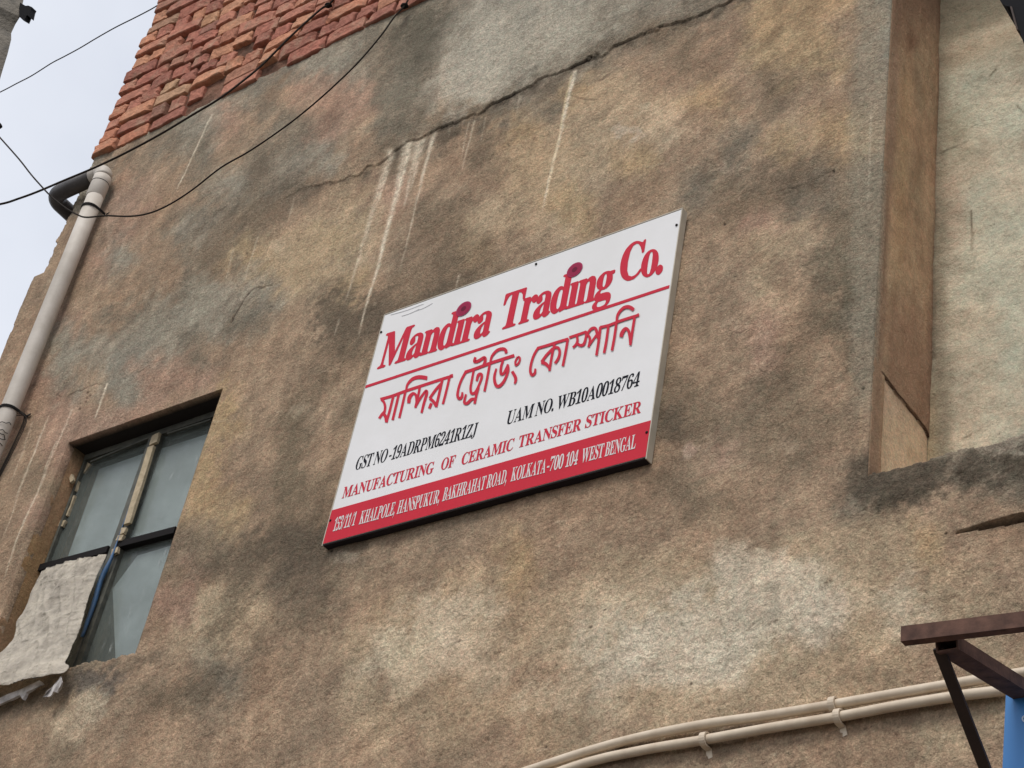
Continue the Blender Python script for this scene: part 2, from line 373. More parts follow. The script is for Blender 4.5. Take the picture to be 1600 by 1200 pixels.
def blob(cx, cy, rx, ry, ang, s, rgb, soft=.9):
    a = math.radians(ang); dx = WU-cx; dy = WV-cy
    R_ = max(rx, ry)*1.35; vb = abs(dy) < R_; rw = np.nonzero(vb.any(1))[0]
    if not len(rw): return
    cb = np.nonzero((vb & (abs(dx) < R_)).any(0))[0]
    if not len(cb): return
    sl = (slice(rw[0], rw[-1]+1), slice(cb[0], cb[-1]+1)); dx, dy = dx[sl], dy[sl]
    u = (dx*math.cos(a)+dy*math.sin(a))/rx; v = (-dx*math.sin(a)+dy*math.cos(a))/ry
    r = np.sqrt(u*u+v*v); m = 1-sstep(1-soft, 1.25, r)
    m = np.clip(m+m*(1-m)*(4.2*NA[sl]+3.8*NB[sl]), 0, 1)*s*((.9 if cx < 720 else .76) if sum(rgb) < 330 else 1); m = m[..., None]
    col[sl] = col[sl]*(1-m)+np.array(rgb, float)*m
DK, MD, LT = (94, 82, 67), (118, 101, 82), (188, 169, 142)
for b in [ # grime
    (655, 60, 38, 75, 15, .75, (92, 86, 72)), (625, 160, 30, 60, 10, .5, (100, 92, 76)), (690, 215, 60, 16, -18, .8, DK), (770, 178, 60, 14, -22, .7, DK),
    (850, 130, 60, 12, -28, .75, DK), (960, 78, 70, 13, -24, .6, DK), (1080, 28, 60, 13, -20, .8, DK), (1150, 70, 60, 26, -30, .35, MD),
    (540, 500, 62, 70, -40, .8, DK), (600, 470, 50, 28, -20, .7, DK), (500, 560, 36, 60, 15, .5, MD), (660, 400, 60, 34, -40, .55, MD),
    (500, 455, 40, 24, -30, .5, DK), (740, 330, 60, 22, -35, .35, MD), (430, 330, 50, 22, -28, .55, MD), (350, 380, 60, 20, -30, .35, MD),
    (1230, 265, 95, 30, -22, .6, DK), (1290, 235, 45, 35, 0, .4, MD), (1120, 330, 60, 26, -10, .45, MD), (1310, 400, 42, 110, 5, .55, (98, 90, 73)),
    (1320, 520, 36, 90, 5, .55, (92, 84, 68)), (1285, 455, 30, 26, 0, .5, DK), (1330, 660, 26, 70, 5, .4, MD), (1200, 330, 40, 18, -20, .4, MD),
    (1050, 650, 44, 26, 10, .7, DK), (1090, 700, 60, 60, 40, .45, MD), (1105, 790, 46, 34, 10, .5, MD), (1180, 640, 60, 30, -10, .3, MD),
    (430, 850, 95, 34, 5, .72, DK), (345, 880, 80, 26, -8, .5, DK), (505, 845, 40, 24, -10, .6, DK), (455, 700, 34, 130, 8, .5, (98, 86, 68)), (395, 760, 26, 60, 0, .35, MD),
    (480, 620, 30, 60, 10, .4, MD), (360, 960, 26, 80, 22, .6, (92, 82, 66)), (320, 1080, 36, 60, 25, .6, (90, 80, 66)), (300, 1020, 26, 46, 20, .4, MD), (470, 930, 50, 34, -30, .5, MD),
    (150, 1070, 66, 26, -10, .85, (78, 72, 66)), (60, 1090, 60, 22, -20, .7, DK), (70, 1150, 30, 60, 15, .4, MD), (225, 1035, 60, 14, -14, .6, DK),
    (1375, 770, 60, 44, 0, .95, (76, 68, 57)), (1440, 762, 74, 38, -8, .95, (78, 70, 59)), (1520, 742, 84, 34, -10, .95, (80, 72, 61)), (1600, 728, 80, 36, -10, .95, (86, 78, 66)), (1345, 735, 22, 36, 0, .75, DK),
    (1340, 820, 34, 26, 0, .35, MD), (1500, 845, 30, 8, -10, .4, MD), (820, 1040, 16, 40, 20, .3, MD), (1370, 1060, 60, 30, 0, .4, MD), (905, 1000, 30, 12, 0, .2, MD),
    (240, 420, 60, 36, -30, .35, MD), (300, 330, 60, 20, -40, .35, (104, 97, 82)), (220, 250, 46, 26, -30, .4, (104, 98, 84)), (560, 320, 20, 16, 0, .2, MD),
    (1400, 1170, 120, 26, -6, .35, MD), (1000, 1190, 130, 16, -12, .4, MD), (640, 905, 70, 20, -8, .35, MD), (770, 855, 60, 16, -14, .3, MD),
    (10, 830, 60, 50, 0, .25, MD), (30, 760, 20, 60, 20, .25, MD)]: blob(*b)
for b in [ # light patches
    (330, 950, 26, 46, 22, .55, (170, 154, 126)), (150, 1110, 26, 50, 20, .55, (172, 158, 134)), (325, 1030, 20, 28, 0, .4, (166, 150, 124)),
    (930, 160, 60, 26, -30, .5, (178, 152, 120)), (985, 205, 34, 10, 0, .7, (186, 168, 146)), (1010, 170, 22, 12, 0, .5, (186, 168, 140)),
    (850, 260, 80, 60, -20, .35, (176, 150, 114)), (1220, 215, 46, 32, 0, .45, (168, 142, 104)), (1215, 380, 44, 32, 0, .55, (170, 148, 118)), (1130, 268, 16, 12, 0, .5, (172, 152, 130)),
    (1230, 480, 46, 20, -20, .4, (174, 150, 120)), (1150, 500, 36, 20, 0, .5, (176, 150, 126)), (1095, 690, 20, 12, 0, .7, (180, 152, 132)), (1230, 690, 20, 16, 0, .5, (164, 142, 118)),
    (480, 400, 90, 50, -35, .5, (172, 148, 114)), (540, 360, 60, 34, -40, .45, (170, 146, 112)), (430, 385, 24, 18, 0, .5, (170, 152, 126)), (740, 400, 36, 34, 0, .3, (168, 142, 108)),
    (490, 550, 20, 12, -30, .5, (166, 140, 112)), (465, 650, 22, 16, -20, .5, (160, 144, 120)), (330, 700, 30, 110, 12, .6, (168, 142, 104)), (350, 630, 20, 20, 0, .4, (166, 140, 102)),
    (700, 955, 90, 50, -10, .7, LT), (640, 1010, 70, 50, -30, .75, (194, 176, 146)), (720, 1030, 80, 40, -10, .6, (190, 166, 138)), (580, 1040, 50, 30, -20, .5, (186, 170, 144)), (545, 870, 20, 10, 0, .5, (160, 146, 126)),
    (870, 1080, 80, 40, -20, .55, (190, 170, 142)), (1000, 1000, 120, 50, -10, .75, (196, 182, 158)), (1110, 960, 100, 50, -5, .7, (196, 182, 158)), (1240, 900, 70, 40, 0, .7, (200, 184, 158)),
    (1290, 960, 60, 50, 0, .6, (200, 184, 160)), (1150, 1020, 90, 30, 0, .7, (200, 188, 164)), (1420, 940, 40, 60, 0, .5, (190, 176, 152)), (1190, 890, 60, 26, 0, .5, (186, 170, 146)), (930, 990, 50, 34, -30, .5, (186, 168, 142)),
    (760, 90, 80, 90, 20, .6, (168, 160, 142)), (870, 55, 110, 50, -15, .55, (164, 155, 136)), (620, 130, 20, 60, 10, .2, (150, 142, 124)), (720, 190, 30, 18, -20, .5, (176, 166, 150)), (530, 105, 26, 12, -50, .4, (160, 150, 130)), (1100, 30, 90, 8, -20, .2, LT),
    (250, 500, 60, 60, 0, .35, (150, 143, 124)), (320, 470, 40, 60, 20, .4, (152, 145, 126)), (120, 570, 60, 26, -10, .3, (150, 142, 124)), (330, 190, 16, 8, 0, .3, LT)]: blob(*b)
# long smooth grey band left of the recess
blend(.55*sstep(1318, 1345, WU)*(1-sstep(560, 700, WV))*(WU < 1420), (138, 131, 113))

H = np.zeros_like(X)                          # relief, metres out of the wall
rough_low = sstep(780, 980, V)
H += .010*fbm(X, Z, .55, 3, 61) + .0042*fbm(X, Z, .12, 4, 71) + .0016*fbm(X, Z, .03, 4, 81, .6)
H += (.0006+.0016*rough_low)*(1-2*np.abs(fbm(X, Z*.8, .022, 3, 91)))
def roi(x0, x1, y0, y1):
    c = [P(x, y) for x in (x0, (x0+x1)/2, x1) for y in (y0, y1)]; a = [p.x for p in c]; b = [p.z for p in c]
    i0, i1 = np.searchsorted(xs, min(a)-.01), np.searchsorted(xs, max(a)+.01); j0, j1 = np.searchsorted(zs, min(b)-.01), np.searchsorted(zs, max(b)+.01)
    return (slice(j0, j1), slice(i0, i1)) if i1 > i0 and j1 > j0 else None
def pline_dist(pts, jit=3.0, seed=5, pad=110):
    """(window, distance in photo px to a wobbling polyline, side, position along it)"""
    sl = roi(min(p[0] for p in pts)-pad, max(p[0] for p in pts)+pad, min(p[1] for p in pts)-pad, max(p[1] for p in pts)+pad)
    x_, z_ = X[sl], Z[sl]
    ju = U[sl]+fbm(x_, z_, .05, 3, seed)*jit; jv = V[sl]+fbm(x_, z_, .05, 3, seed+9)*jit
    best = np.full(ju.shape, 1e9); sg = np.zeros(ju.shape); al = np.zeros(ju.shape)
    L = 0; tot = sum(math.dist(a, b) for a, b in zip(pts, pts[1:]))
    for (x0, y0), (x1, y1) in zip(pts, pts[1:]):
        dx, dy = x1-x0, y1-y0; l = math.hypot(dx, dy)
        t = np.clip(((ju-x0)*dx+(jv-y0)*dy)/(l*l), 0, 1); d = np.hypot(ju-x0-t*dx, jv-y0-t*dy)
        m = d < best; best[m] = d[m]; sg[m] = np.sign(((ju-x0)*dy-(jv-y0)*dx))[m]; al[m] = ((L+t*l)/tot)[m]; L += l
    return sl, best, sg, al
def blend_at(sl, mask, rgb):
    m = np.clip(mask, 0, 1)[..., None]; col[sl] = col[sl]*(1-m)+np.array(rgb, float)*m
# edge of the upper cement coat
edge = [(330, 365), (395, 335), (430, 318), (470, 298), (505, 289), (540, 281), (570, 266), (600, 250), (640, 222), (690, 200), (725, 184), (760, 172), (812, 146), (850, 122), (895, 102), (950, 78), (1000, 55), (1050, 38), (1100, 20), (1160, -10), (1220, -60)]
sl, d, sg, al = pline_dist(edge, 7, 5, 400)
above = (sg > 0); fade = sstep(.0, .35, al); brk = np.clip(.38+1.5*fbm(X[sl], Z[sl], .10, 4, 401), 0, 1)*np.interp(al, [0, .2, .42, .5, .68, .78, .9, 1], [.1, .22, .45, .85, .85, .35, .8, .4])
H[sl] += np.where(above, .006*fade*np.exp(-d/90.0), 0); H[sl] -= np.where(~above & (d < 2.6), .0035*fade*brk, 0)
blend_at(sl, .65*fade*np.exp(-(d/13)**2)*(~above)*(.7+1.6*NA[sl]+.9*NB[sl]), (78, 68, 56))
blend_at(sl, .35*fade*np.exp(-(d/12)**2)*above*(.5+.9*NA[sl]), (88, 80, 65))
blend_at(sl, .7*fade*brk*np.exp(-(d/2.2)**2)*(~above+.5), (46, 39, 32))
def crack(pts, wpx, depth, dark=.85, lip=0.0, jit=5, seed=3):
    sl, d, sg, al = pline_dist(pts, jit, seed, 90)
    e = np.sqrt(np.clip(np.sin(np.pi*np.clip(al, .02, .98)), 0, 1))*(.55+.6*fbm(X[sl], Z[sl], .04, 2, seed+50))
    g = np.exp(-(d/np.maximum(wpx*e, .5))**2); blend_at(sl, dark*g*np.clip(e*1.6, 0, 1), (52, 43, 34)); H[sl] -= depth*g
    if lip: H[sl] += np.where(sg > 0, lip*e*np.exp(-d/25), 0)
crack([(445, 438), (420, 446), (388, 456), (378, 470), (365, 495), (345, 522), (325, 530)], 2.0, .004, .8, .004, seed=3)
crack([(262, 560), (230, 574), (200, 590), (182, 598)], 1.6, .003, .8, .003, seed=4)
crack([(168, 604), (155, 600), (125, 608), (100, 618), (70, 612)], 1.6, .003, .7, .003, seed=5)
crack([(1300, 268), (1272, 280), (1240, 296), (1200, 300)], 1.6, .003, .6, .003, seed=6)
crack([(1000, 56), (1040, 40)], 1.6, .003, .8, seed=8)
crack([(1100, 250), (1130, 262)], 1.2, .002, .5, seed=9)
crack([(840, 1020), (822, 1050), (806, 1078)], 1.4, .003, .35, .003, seed=12)
crack([(890, 150), (925, 160), (935, 158)], 1.2, .002, .4, seed=13)
# lime / paint drips
def drip(x0, y0, x1, y1, w0, w1, s=.8, rgb=(214, 199, 174), fuzz=.35):
    sl = roi(min(x0, x1)-12, max(x0, x1)+12, min(y0, y1)-5, max(y0, y1)+5)
    if sl is None: return
    u_, v_, x_, z_ = U[sl], V[sl], X[sl], Z[sl]
    dx, dy = x1-x0, y1-y0; t = np.clip(((u_-x0)*dx+(v_-y0)*dy)/(dx*dx+dy*dy), 0, 1)
    j = fbm(x_*.2, z_, .12, 3, int(x0))*1.0
    dd = np.hypot(u_-x0-t*dx+j, v_-y0-t*dy); ww = np.maximum(w0+(w1-w0)*t, .8)
    k = min(1, s*1.25)*np.exp(-(dd/ww)**2)*(1-sstep(.85, 1.0, t))*(.8+fuzz*fbm(x_, z_, .02, 3, 7+int(y0))+.5*(w0 > 3)*NB[sl])
    blend_at(sl, k, rgb); H[sl] += .0008*k
for dr in [(608, 240, 535, 485, 6, .8, .45), (612, 238, 588, 320, 5, 1, .5), (640, 226, 556, 540, 5, .9, .85), (634, 226, 616, 300, 7, 2, .55), (652, 224, 630, 330, 6, 1, .5),
           (662, 220, 640, 300, 6, 1, .5), (680, 210, 655, 290, 4, 1.5, .5), (676, 215, 622, 430, 2.5, .8, .5), (900, 112, 846, 338, 3.2, 1.4, .9), (893, 118, 851, 332, 1.3, .9, .8, (208, 188, 148)), (898, 112, 880, 200, 1.6, 1, .6),
           (742, 190, 722, 272, 1.5, .8, .45), (733, 192, 722, 250, 1.2, .8, .4), (330, 178, 272, 303, 1.4, .8, .75), (402, 370, 380, 440, 1.2, .8, .35), (365, 390, 350, 440, 1.5, .8, .3),
           (168, 600, 148, 658, 1.6, 1.0, .8), (718, 430, 712, 452, 2, 1, .4), (112, 640, 10, 890, 1.3, .9, .5), (88, 690, 0, 920, 1.2, .9, .45), (75, 650, 20, 790, 1.2, .8, .45),
           (62, 680, 2, 850, 1.2, .8, .45), (100, 720, 30, 900, 1.2, .8, .35), (50, 660, 15, 760, 1.2, .8, .35), (812, 150, 808, 180, 1.4, .8, .35), (760, 185, 752, 225, 1.2, .8, .3), (460, 310, 450, 345, 1.2, .8, .3), (530, 500, 522, 525, 1.6, .8, .4),
           (1362, 180, 1356, 330, 2.2, 1.2, .25), (1346, 640, 1342, 720, 2, 1.2, .35, (176, 150, 116))]: drip(*dr)
# patch where the repair line runs right of the recess: overhanging lip
lip = [(1470, 837), (1500, 832), (1530, 826), (1560, 818), (1600, 812), (1680, 800)]
sl, d, sg, al = pline_dist(lip, 1.5, 5, 200)
ab = sg > 0; g = sstep(.0, .55, al)
H[sl] += np.where(ab, .016*g*np.exp(-d/60), 0)
m = (~ab) & (d < .4+5.5*g) & (U[sl] > 1468); H[sl] = np.where(m, H[sl]-.05*np.clip(g*3, 0, 1), H[sl]); blend_at(sl, np.where(m, .9, 0), (24, 20, 18))  # groove under the lip coloured near-black for its shade
# trowel scratches, straw marks and worm-like pits left in the render
rt = random.Random(11)
for k in range(1100):
    low = rt.random() < .55
    x0 = rt.uniform(560, 1600) if low else rt.uniform(60, 1600); y0 = rt.uniform(850, 1195) if low else rt.uniform(20, 1190)
    an = math.radians(rt.choice((rt.gauss(-25, 18), rt.gauss(-70, 30), rt.uniform(0, 180)))); ln = rt.uniform(4, 13) if low else rt.choice((rt.uniform(5, 16), rt.uniform(16, 46)))
    x1, y1 = x0+ln*math.cos(an), y0+ln*math.sin(an); sl = roi(min(x0, x1)-4, max(x0, x1)+4, min(y0, y1)-4, max(y0, y1)+4)
    if sl is None: continue
    u_, v_ = U[sl], V[sl]; dx, dy = x1-x0, y1-y0; t = np.clip(((u_-x0)*dx+(v_-y0)*dy)/(dx*dx+dy*dy), 0, 1)
    bow = rt.uniform(-.18, .18)*ln*4*t*(1-t); dd = np.hypot(u_-x0-t*dx+bow*math.sin(an), v_-y0-t*dy-bow*math.cos(an)); q = np.exp(-(dd/rt.choice((.8, .9, 1.1, 1.6)))**2)*np.sin(np.pi*np.clip(t, .04, .96))
    dk = rt.random() < .62; blend_at(sl, q*rt.uniform(.08, .5)*(1.5 if ln < 8 else .75), (66, 56, 46) if dk else (202, 184, 158)); H[sl] += q*(-.0012 if dk else .0012)
# crusty black growth along the edge under the recess
mk = sstep(1325, 1365, U)*np.exp(-((P(1400, 735).z-Z+.0)/.11-.55)**2*3.0)*(Z < nic['z0'])
col = col*(1-(mk*np.clip(.72+1.5*NA+1.1*NB, 0, 1)*.62)[..., None])+np.array((78, 68, 55.))*(mk*np.clip(.72+1.5*NA+1.1*NB, 0, 1)*.62)[..., None]
H += mk*(.006*NA+.004*NB)+.006*mk
# small fixing holes
for hx, hy in ((1080, 1068), (853, 1167), (1348, 606), (1132, 350), (520, 862), (870, 1040), (1303, 268)):
    q = np.exp(-(((U-hx)**2+(V-hy)**2)/3.2)); blend(q, (30, 26, 22)); H -= .004*q
for hx, hy in ((137, 613), (141, 618), (134, 628), (124, 638), (136, 622)):
    q = np.exp(-(((U-hx)**2+(V-hy)**2)/3.0)); blend(q*.8, (60, 44, 34)); H -= .002*q
# left bottom: the lowest coat left of the down-pipe is thicker, wobbling arris at building corner
H = np.where(V > 1300, 0, H)
edgefix = np.minimum(np.minimum(abs(X-win['x0'])+9*((Z > win['z1']+.02) | (Z < win['z0']-.02)), abs(X-win['x1'])+9*((Z > win['z1']+.02) | (Z < win['z0']-.02))),
                     np.minimum(abs(Z-win['z1'])+9*((X > win['x1']+.02) | (X < win['x0']-.02)), abs(X-nic['x0'])+9*(Z < nic['z0']-.02)))
H *= np.where(edgefix < .3, sstep(-.004, .03, edgefix)*.8+.2, 1)
Hclip = np.clip(H, -.06, .07)

gy = col.mean(-1, keepdims=True); col = (gy+(col-gy)*.90)*np.array((.99, 1.0, 1.01)); alb = np.clip(col, 8, 235)/255
alb = np.where(alb > .04045, ((alb+.055)/1.055)**2.4, alb/12.92)*KA
# left limit of the wall with its ragged, stepped corner
def xleft(z):
    jag = .012*vnoise(z*9, z*0, 5)+.008*vnoise(z*31, z*0, 6)
    base = np.where(z > 6.53, -6.052, -6.115) + np.where((z > 6.53), jag*1.5, jag*.35)
    return base - .03*sstep(7.05, 7.3, z)*0
keep = np.ones((nz_-1, nx_-1), bool)
XC = (X[:-1, :-1]+X[1:, 1:])/2; ZC = (Z[:-1, :-1]+Z[1:, 1:])/2
keep &= XC > xleft(ZC)
jag_s = .012*vnoise(XC*14, XC*0, 31)+.006*vnoise(XC*55, XC*0, 32)
keep &= ~((XC > win['x0']) & (XC < win['x1']) & (ZC > win['z0']+jag_s) & (ZC < win['z1']))
jag_n = .010*vnoise(XC*12, XC*0, 41)+.005*vnoise(XC*50, XC*0, 42)
keep &= ~((XC > nic['x0']) & (XC < nic['x1']) & (ZC > nic['z0']+jag_n) & (ZC < nic['z1']))
jag_t = .016*vnoise(XC*7, XC*0, 51)+.010*vnoise(XC*28, XC*0, 52)
keep &= ~((XC < -3.0) & (ZC > 7.285+jag_t-.01))
idx = np.arange(nz_*nx_).reshape(nz_, nx_)
q = np.stack([idx[:-1, :-1], idx[:-1, 1:], idx[1:, 1:], idx[1:, :-1]], -1)[keep]
# skirts: fold the free edges 35 mm back so that the coat shows its thickness
def skirt(a, b): return a, b
sk = []
kp = np.pad(keep, 1)
c = kp[1:-1, 1:-1]
for (dz, dx, ia, ib) in ((0, -1, (1, 0), (0, 0)), (0, 1, (0, 1), (1, 1)), (-1, 0, (0, 0), (0, 1)), (1, 0, (1, 1), (1, 0))):
    nb = kp[1+dz:kp.shape[0]-1+dz, 1+dx:kp.shape[1]-1+dx]
    zz, xx = np.nonzero(c & ~nb)
    sk.append(np.stack([idx[zz+ia[0], xx+ia[1]], idx[zz+ib[0], xx+ib[1]]], -1))
sk = np.concatenate(sk); used = np.unique(sk)
remap = -np.ones(nz_*nx_, int); remap[used] = nz_*nx_+np.arange(len(used))
co = np.stack([X.ravel(), -Hclip.ravel(), Z.ravel()], -1)
back = co[used].copy(); back[:, 1] = .035
skq = np.stack([sk[:, 1], sk[:, 0], remap[sk[:, 0]], remap[sk[:, 1]]], -1)
co = np.concatenate([co, back]); bcol = alb.reshape(-1, 3)[used].copy(); bcol[(abs(co[used][:, 2]-win['z1']) < .006) & (co[used][:, 0] > win['x0']-.01) & (co[used][:, 0] < win['x1']+.01)] = (.03, .026, .022)  # plaster edge under the lintel coloured near-black too, as shade
bcol[(abs(co[used][:, 0]-nic['x0']) < .006) & (co[used][:, 2] > nic['z0']+.02)] = (.40, .27, .18)
colr = np.concatenate([alb.reshape(-1, 3), bcol])
quads = np.concatenate([q, skq])
uv, inv = np.unique(quads.ravel(), return_inverse=True); quads = inv.reshape(-1, 4); co = co[uv]; colr = colr[uv]

def np_mesh(name, co, quads, colr=None):
    me = bpy.data.meshes.new(name); n = len(quads)
    me.vertices.add(len(co)); me.vertices.foreach_set('co', co.astype(np.float32).ravel())
    me.loops.add(n*4); me.loops.foreach_set('vertex_index', quads.astype(np.int32).ravel())
    me.polygons.add(n); me.polygons.foreach_set('loop_start', np.arange(0, n*4, 4, dtype=np.int32))
    me.polygons.foreach_set('loop_total', np.full(n, 4, np.int32))
    me.update(calc_edges=True)
    if colr is not None:
        a = me.attributes.new('stain', 'FLOAT_COLOR', 'POINT')
        a.data.foreach_set('color', np.concatenate([colr, np.ones((len(colr), 1))], 1).astype(np.float32).ravel())
    return me
me = np_mesh('plaster_wall', co, quads, colr)
wall = obj('plaster_wall', me, M_plaster, bld)

# masonry core behind the plaster (sides, top, back) with openings left free
bm = bmesh.new()
def core(x0, x1, z0, z1, y0=.036, y1=.5): box(bm, (x0, y0, z0), (x1, y1, z1))
core(-5.98, win['x0']-.004, 0, 7.26); core(win['x1']+.004, nic['x0']-.03, 0, 7.26)
core(win['x0']-.004, win['x1']+.004, 0, win['z0']-.02); core(win['x0']-.004, win['x1']+.004, win['z1']+.004, 7.26)
core(nic['x0']-.03, nic['x1'], 0, nic['z0']-.03); core(nic['x0']-.03, nic['x1'], nic['z1']+.004, 7.26); core(nic['x1'], 2.5, 0, 7.26)
box(bm, (-5.9, .5, 0), (2.5, 7, 7.2))
obj('masonry_core', bm, M_mortar, bld)

# ---- recess (right): side face, back wall, sill
def patch(name, o, ux, vx, nu, nv, colfun, relief, parent, mat_, nrm):
    """grid patch: o + u*ux + v*vx, relief along nrm"""
    us, vs = np.meshgrid(np.linspace(0, 1, nu), np.linspace(0, 1, nv))
    p = np.array(o)+us[..., None]*np.array(ux)+vs[..., None]*np.array(vx)
    c, h = colfun(us, vs, p), relief(us, vs, p)
    p = p+h[..., None]*np.array(nrm); i = np.arange(nu*nv).reshape(nv, nu)
    qd = np.stack([i[:-1, :-1], i[:-1, 1:], i[1:, 1:], i[1:, :-1]], -1).reshape(-1, 4)
    cc = np.clip(c, 5, 240)/255; cc = np.where(cc > .04045, ((cc+.055)/1.055)**2.4, cc/12.92)*KA
    return obj(name, np_mesh(name, p.reshape(-1, 3), qd, cc.reshape(-1, 3)), mat_, parent)
def mixc(a, b, m): m = np.clip(m, 0, 1)[..., None]; return a*(1-m)+np.array(b, float)*m
def gpx(p):
    v = np.stack([p[..., 0], p[..., 2]-CAM_H, -(CAM_D+p[..., 1])], -1) @ CM.T
    return 800+FPX*v[..., 0]/(-v[..., 2]), 600-FPX*v[..., 1]/(-v[..., 2])
def side_col(u, v, p):
    y, z = p[..., 1], p[..., 2]; px, py = gpx(p)
    n = fbm(y, z*.22, .05, 5, 3); c = np.zeros(u.shape+(3,))+np.array((160, 134, 108.))
    c = c*(1+.17*fbm(y, z*.7, .10, 6, 5, .62)+.07*n)[..., None]; hh_ = fbm(y, z*.6, .12, 4, 6); c = c*np.stack([1+.03*hh_, 1-.02*hh_, 1-.03*hh_], -1)
    c = mixc(c, (142, 118, 98), (1-sstep(.12, .22, u+.02*n))*.85)                   # shade of a rounded arris, painted in darker brown
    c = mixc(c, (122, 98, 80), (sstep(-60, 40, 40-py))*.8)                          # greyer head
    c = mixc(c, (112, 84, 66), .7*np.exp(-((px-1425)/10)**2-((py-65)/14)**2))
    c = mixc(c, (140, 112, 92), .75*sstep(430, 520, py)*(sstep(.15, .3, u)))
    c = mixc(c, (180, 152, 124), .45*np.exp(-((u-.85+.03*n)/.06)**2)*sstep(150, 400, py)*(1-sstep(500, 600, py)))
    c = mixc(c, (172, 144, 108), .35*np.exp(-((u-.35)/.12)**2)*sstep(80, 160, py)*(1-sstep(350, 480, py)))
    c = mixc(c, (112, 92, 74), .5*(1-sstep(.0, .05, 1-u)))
    # pale triangle at the foot
    lx = np.interp(py, [580, 612, 650, 672, 684, 690], [1378, 1400, 1431, 1447, 1452, 1480]); tri = (py > 580) & (px < lx) & (u > .2+.01*n)
    c = np.where(tri[..., None], np.array((205, 180, 150.))*(1+.08*n)[..., None], c)
    c = mixc(c, (182, 158, 138), .5*tri*np.exp(-((py-620)/40)**2))
    ln = np.exp(-((px-lx)/1.3)**2)*(py > 580)*(py < 684); c = mixc(c, (50, 34, 26), .9*ln)
    c = mixc(c, (86, 74, 60), .8*(1-sstep(0, .03, v)))
    c = mixc(c, (186, 160, 136), .7*(1-sstep(.0, .03, u))*(.6+.8*fbm(y*0, z, .08, 3, 77)))  # pale highlight painted along the arris
    return c
def side_rel(u, v, p):
    px, py = gpx(p); y, z = p[..., 1], p[..., 2]
    h = .006*fbm(y, z*.4, .2, 4, 8)+.0015*fbm(y, z*.5, .03, 3, 9)
    lx = np.interp(py, [580, 612, 650, 672, 684, 690], [1378, 1400, 1431, 1447, 1452, 1480]); h = h+np.where((py > 580) & (px < lx) & (u > .2), -.006, 0)
    return h*sstep(0, .05, u)
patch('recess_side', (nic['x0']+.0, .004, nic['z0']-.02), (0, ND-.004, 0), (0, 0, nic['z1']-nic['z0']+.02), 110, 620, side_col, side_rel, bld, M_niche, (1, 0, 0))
def back_col(u, v, p):
    x, z = p[..., 0], p[..., 2]; px, py = gpx(p)
    c = np.zeros(u.shape+(3,))+np.array((172, 165, 145.))
    c = c*(1+.13*fbm(x, z, .18, 6, 13)+.05*fbm(x, z*.3, .03, 4, 14))[..., None]
    hu = fbm(x, z, .15, 5, 15); c = c*np.stack([1+.05*hu, 1-.01*hu, 1-.03*hu], -1)
    wv = 14*fbm(x, z, .1, 4, 16)
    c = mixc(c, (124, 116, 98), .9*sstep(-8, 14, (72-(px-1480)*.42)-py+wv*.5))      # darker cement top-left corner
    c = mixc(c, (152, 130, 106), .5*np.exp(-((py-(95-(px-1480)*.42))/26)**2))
    c = mixc(c, (126, 116, 98), .8*(1-sstep(4, 34, px-1462+wv)))                    # darker towards the inner corner
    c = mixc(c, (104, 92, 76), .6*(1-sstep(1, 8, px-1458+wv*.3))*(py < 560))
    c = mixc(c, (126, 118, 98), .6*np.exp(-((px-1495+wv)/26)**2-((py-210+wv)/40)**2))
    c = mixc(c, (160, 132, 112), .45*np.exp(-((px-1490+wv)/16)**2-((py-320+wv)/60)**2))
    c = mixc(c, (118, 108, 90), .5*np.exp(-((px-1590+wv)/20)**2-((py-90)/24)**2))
    for a, b_, s, e in ((1548, 118, 1556, 108), (1505, 686, 1518, 680), (1590, 165, 1600, 175), (1518, 330, 1520, 390), (1470, 240, 1510, 222)):
        t = np.clip(((px-a)*(s-a)+(py-b_)*(e-b_))/((s-a)**2+(e-b_)**2), 0, 1)
        c = mixc(c, (74, 66, 52), .6*np.exp(-(np.hypot(px-a-t*(s-a)+wv*.15, py-b_-t*(e-b_))/1.5)**2))
    c = mixc(c, (172, 150, 116), .5*(1-sstep(0, 26, px-1450))*sstep(560, 660, py))
    return c
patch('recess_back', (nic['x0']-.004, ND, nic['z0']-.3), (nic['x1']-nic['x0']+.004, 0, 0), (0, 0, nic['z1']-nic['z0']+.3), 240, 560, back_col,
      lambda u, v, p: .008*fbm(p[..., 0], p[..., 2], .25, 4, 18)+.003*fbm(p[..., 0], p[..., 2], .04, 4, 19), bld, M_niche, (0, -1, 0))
bm = bmesh.new(); box(bm, (nic['x0']+.001, .012, nic['z0']-.16), (nic['x1'], ND-.002, nic['z0']-.024)); obj('recess_sill', bm, M_mortar, bld)
bm = bmesh.new(); box(bm, (nic['x1']+.001, .036, nic['z0']), (nic['x1']+.03, ND+.1, nic['z1'])); box(bm, (nic['x0'], .036, nic['z1']+.005), (nic['x1'], ND+.1, nic['z1']+.03)); obj('recess_lining', bm, M_mortar, bld)

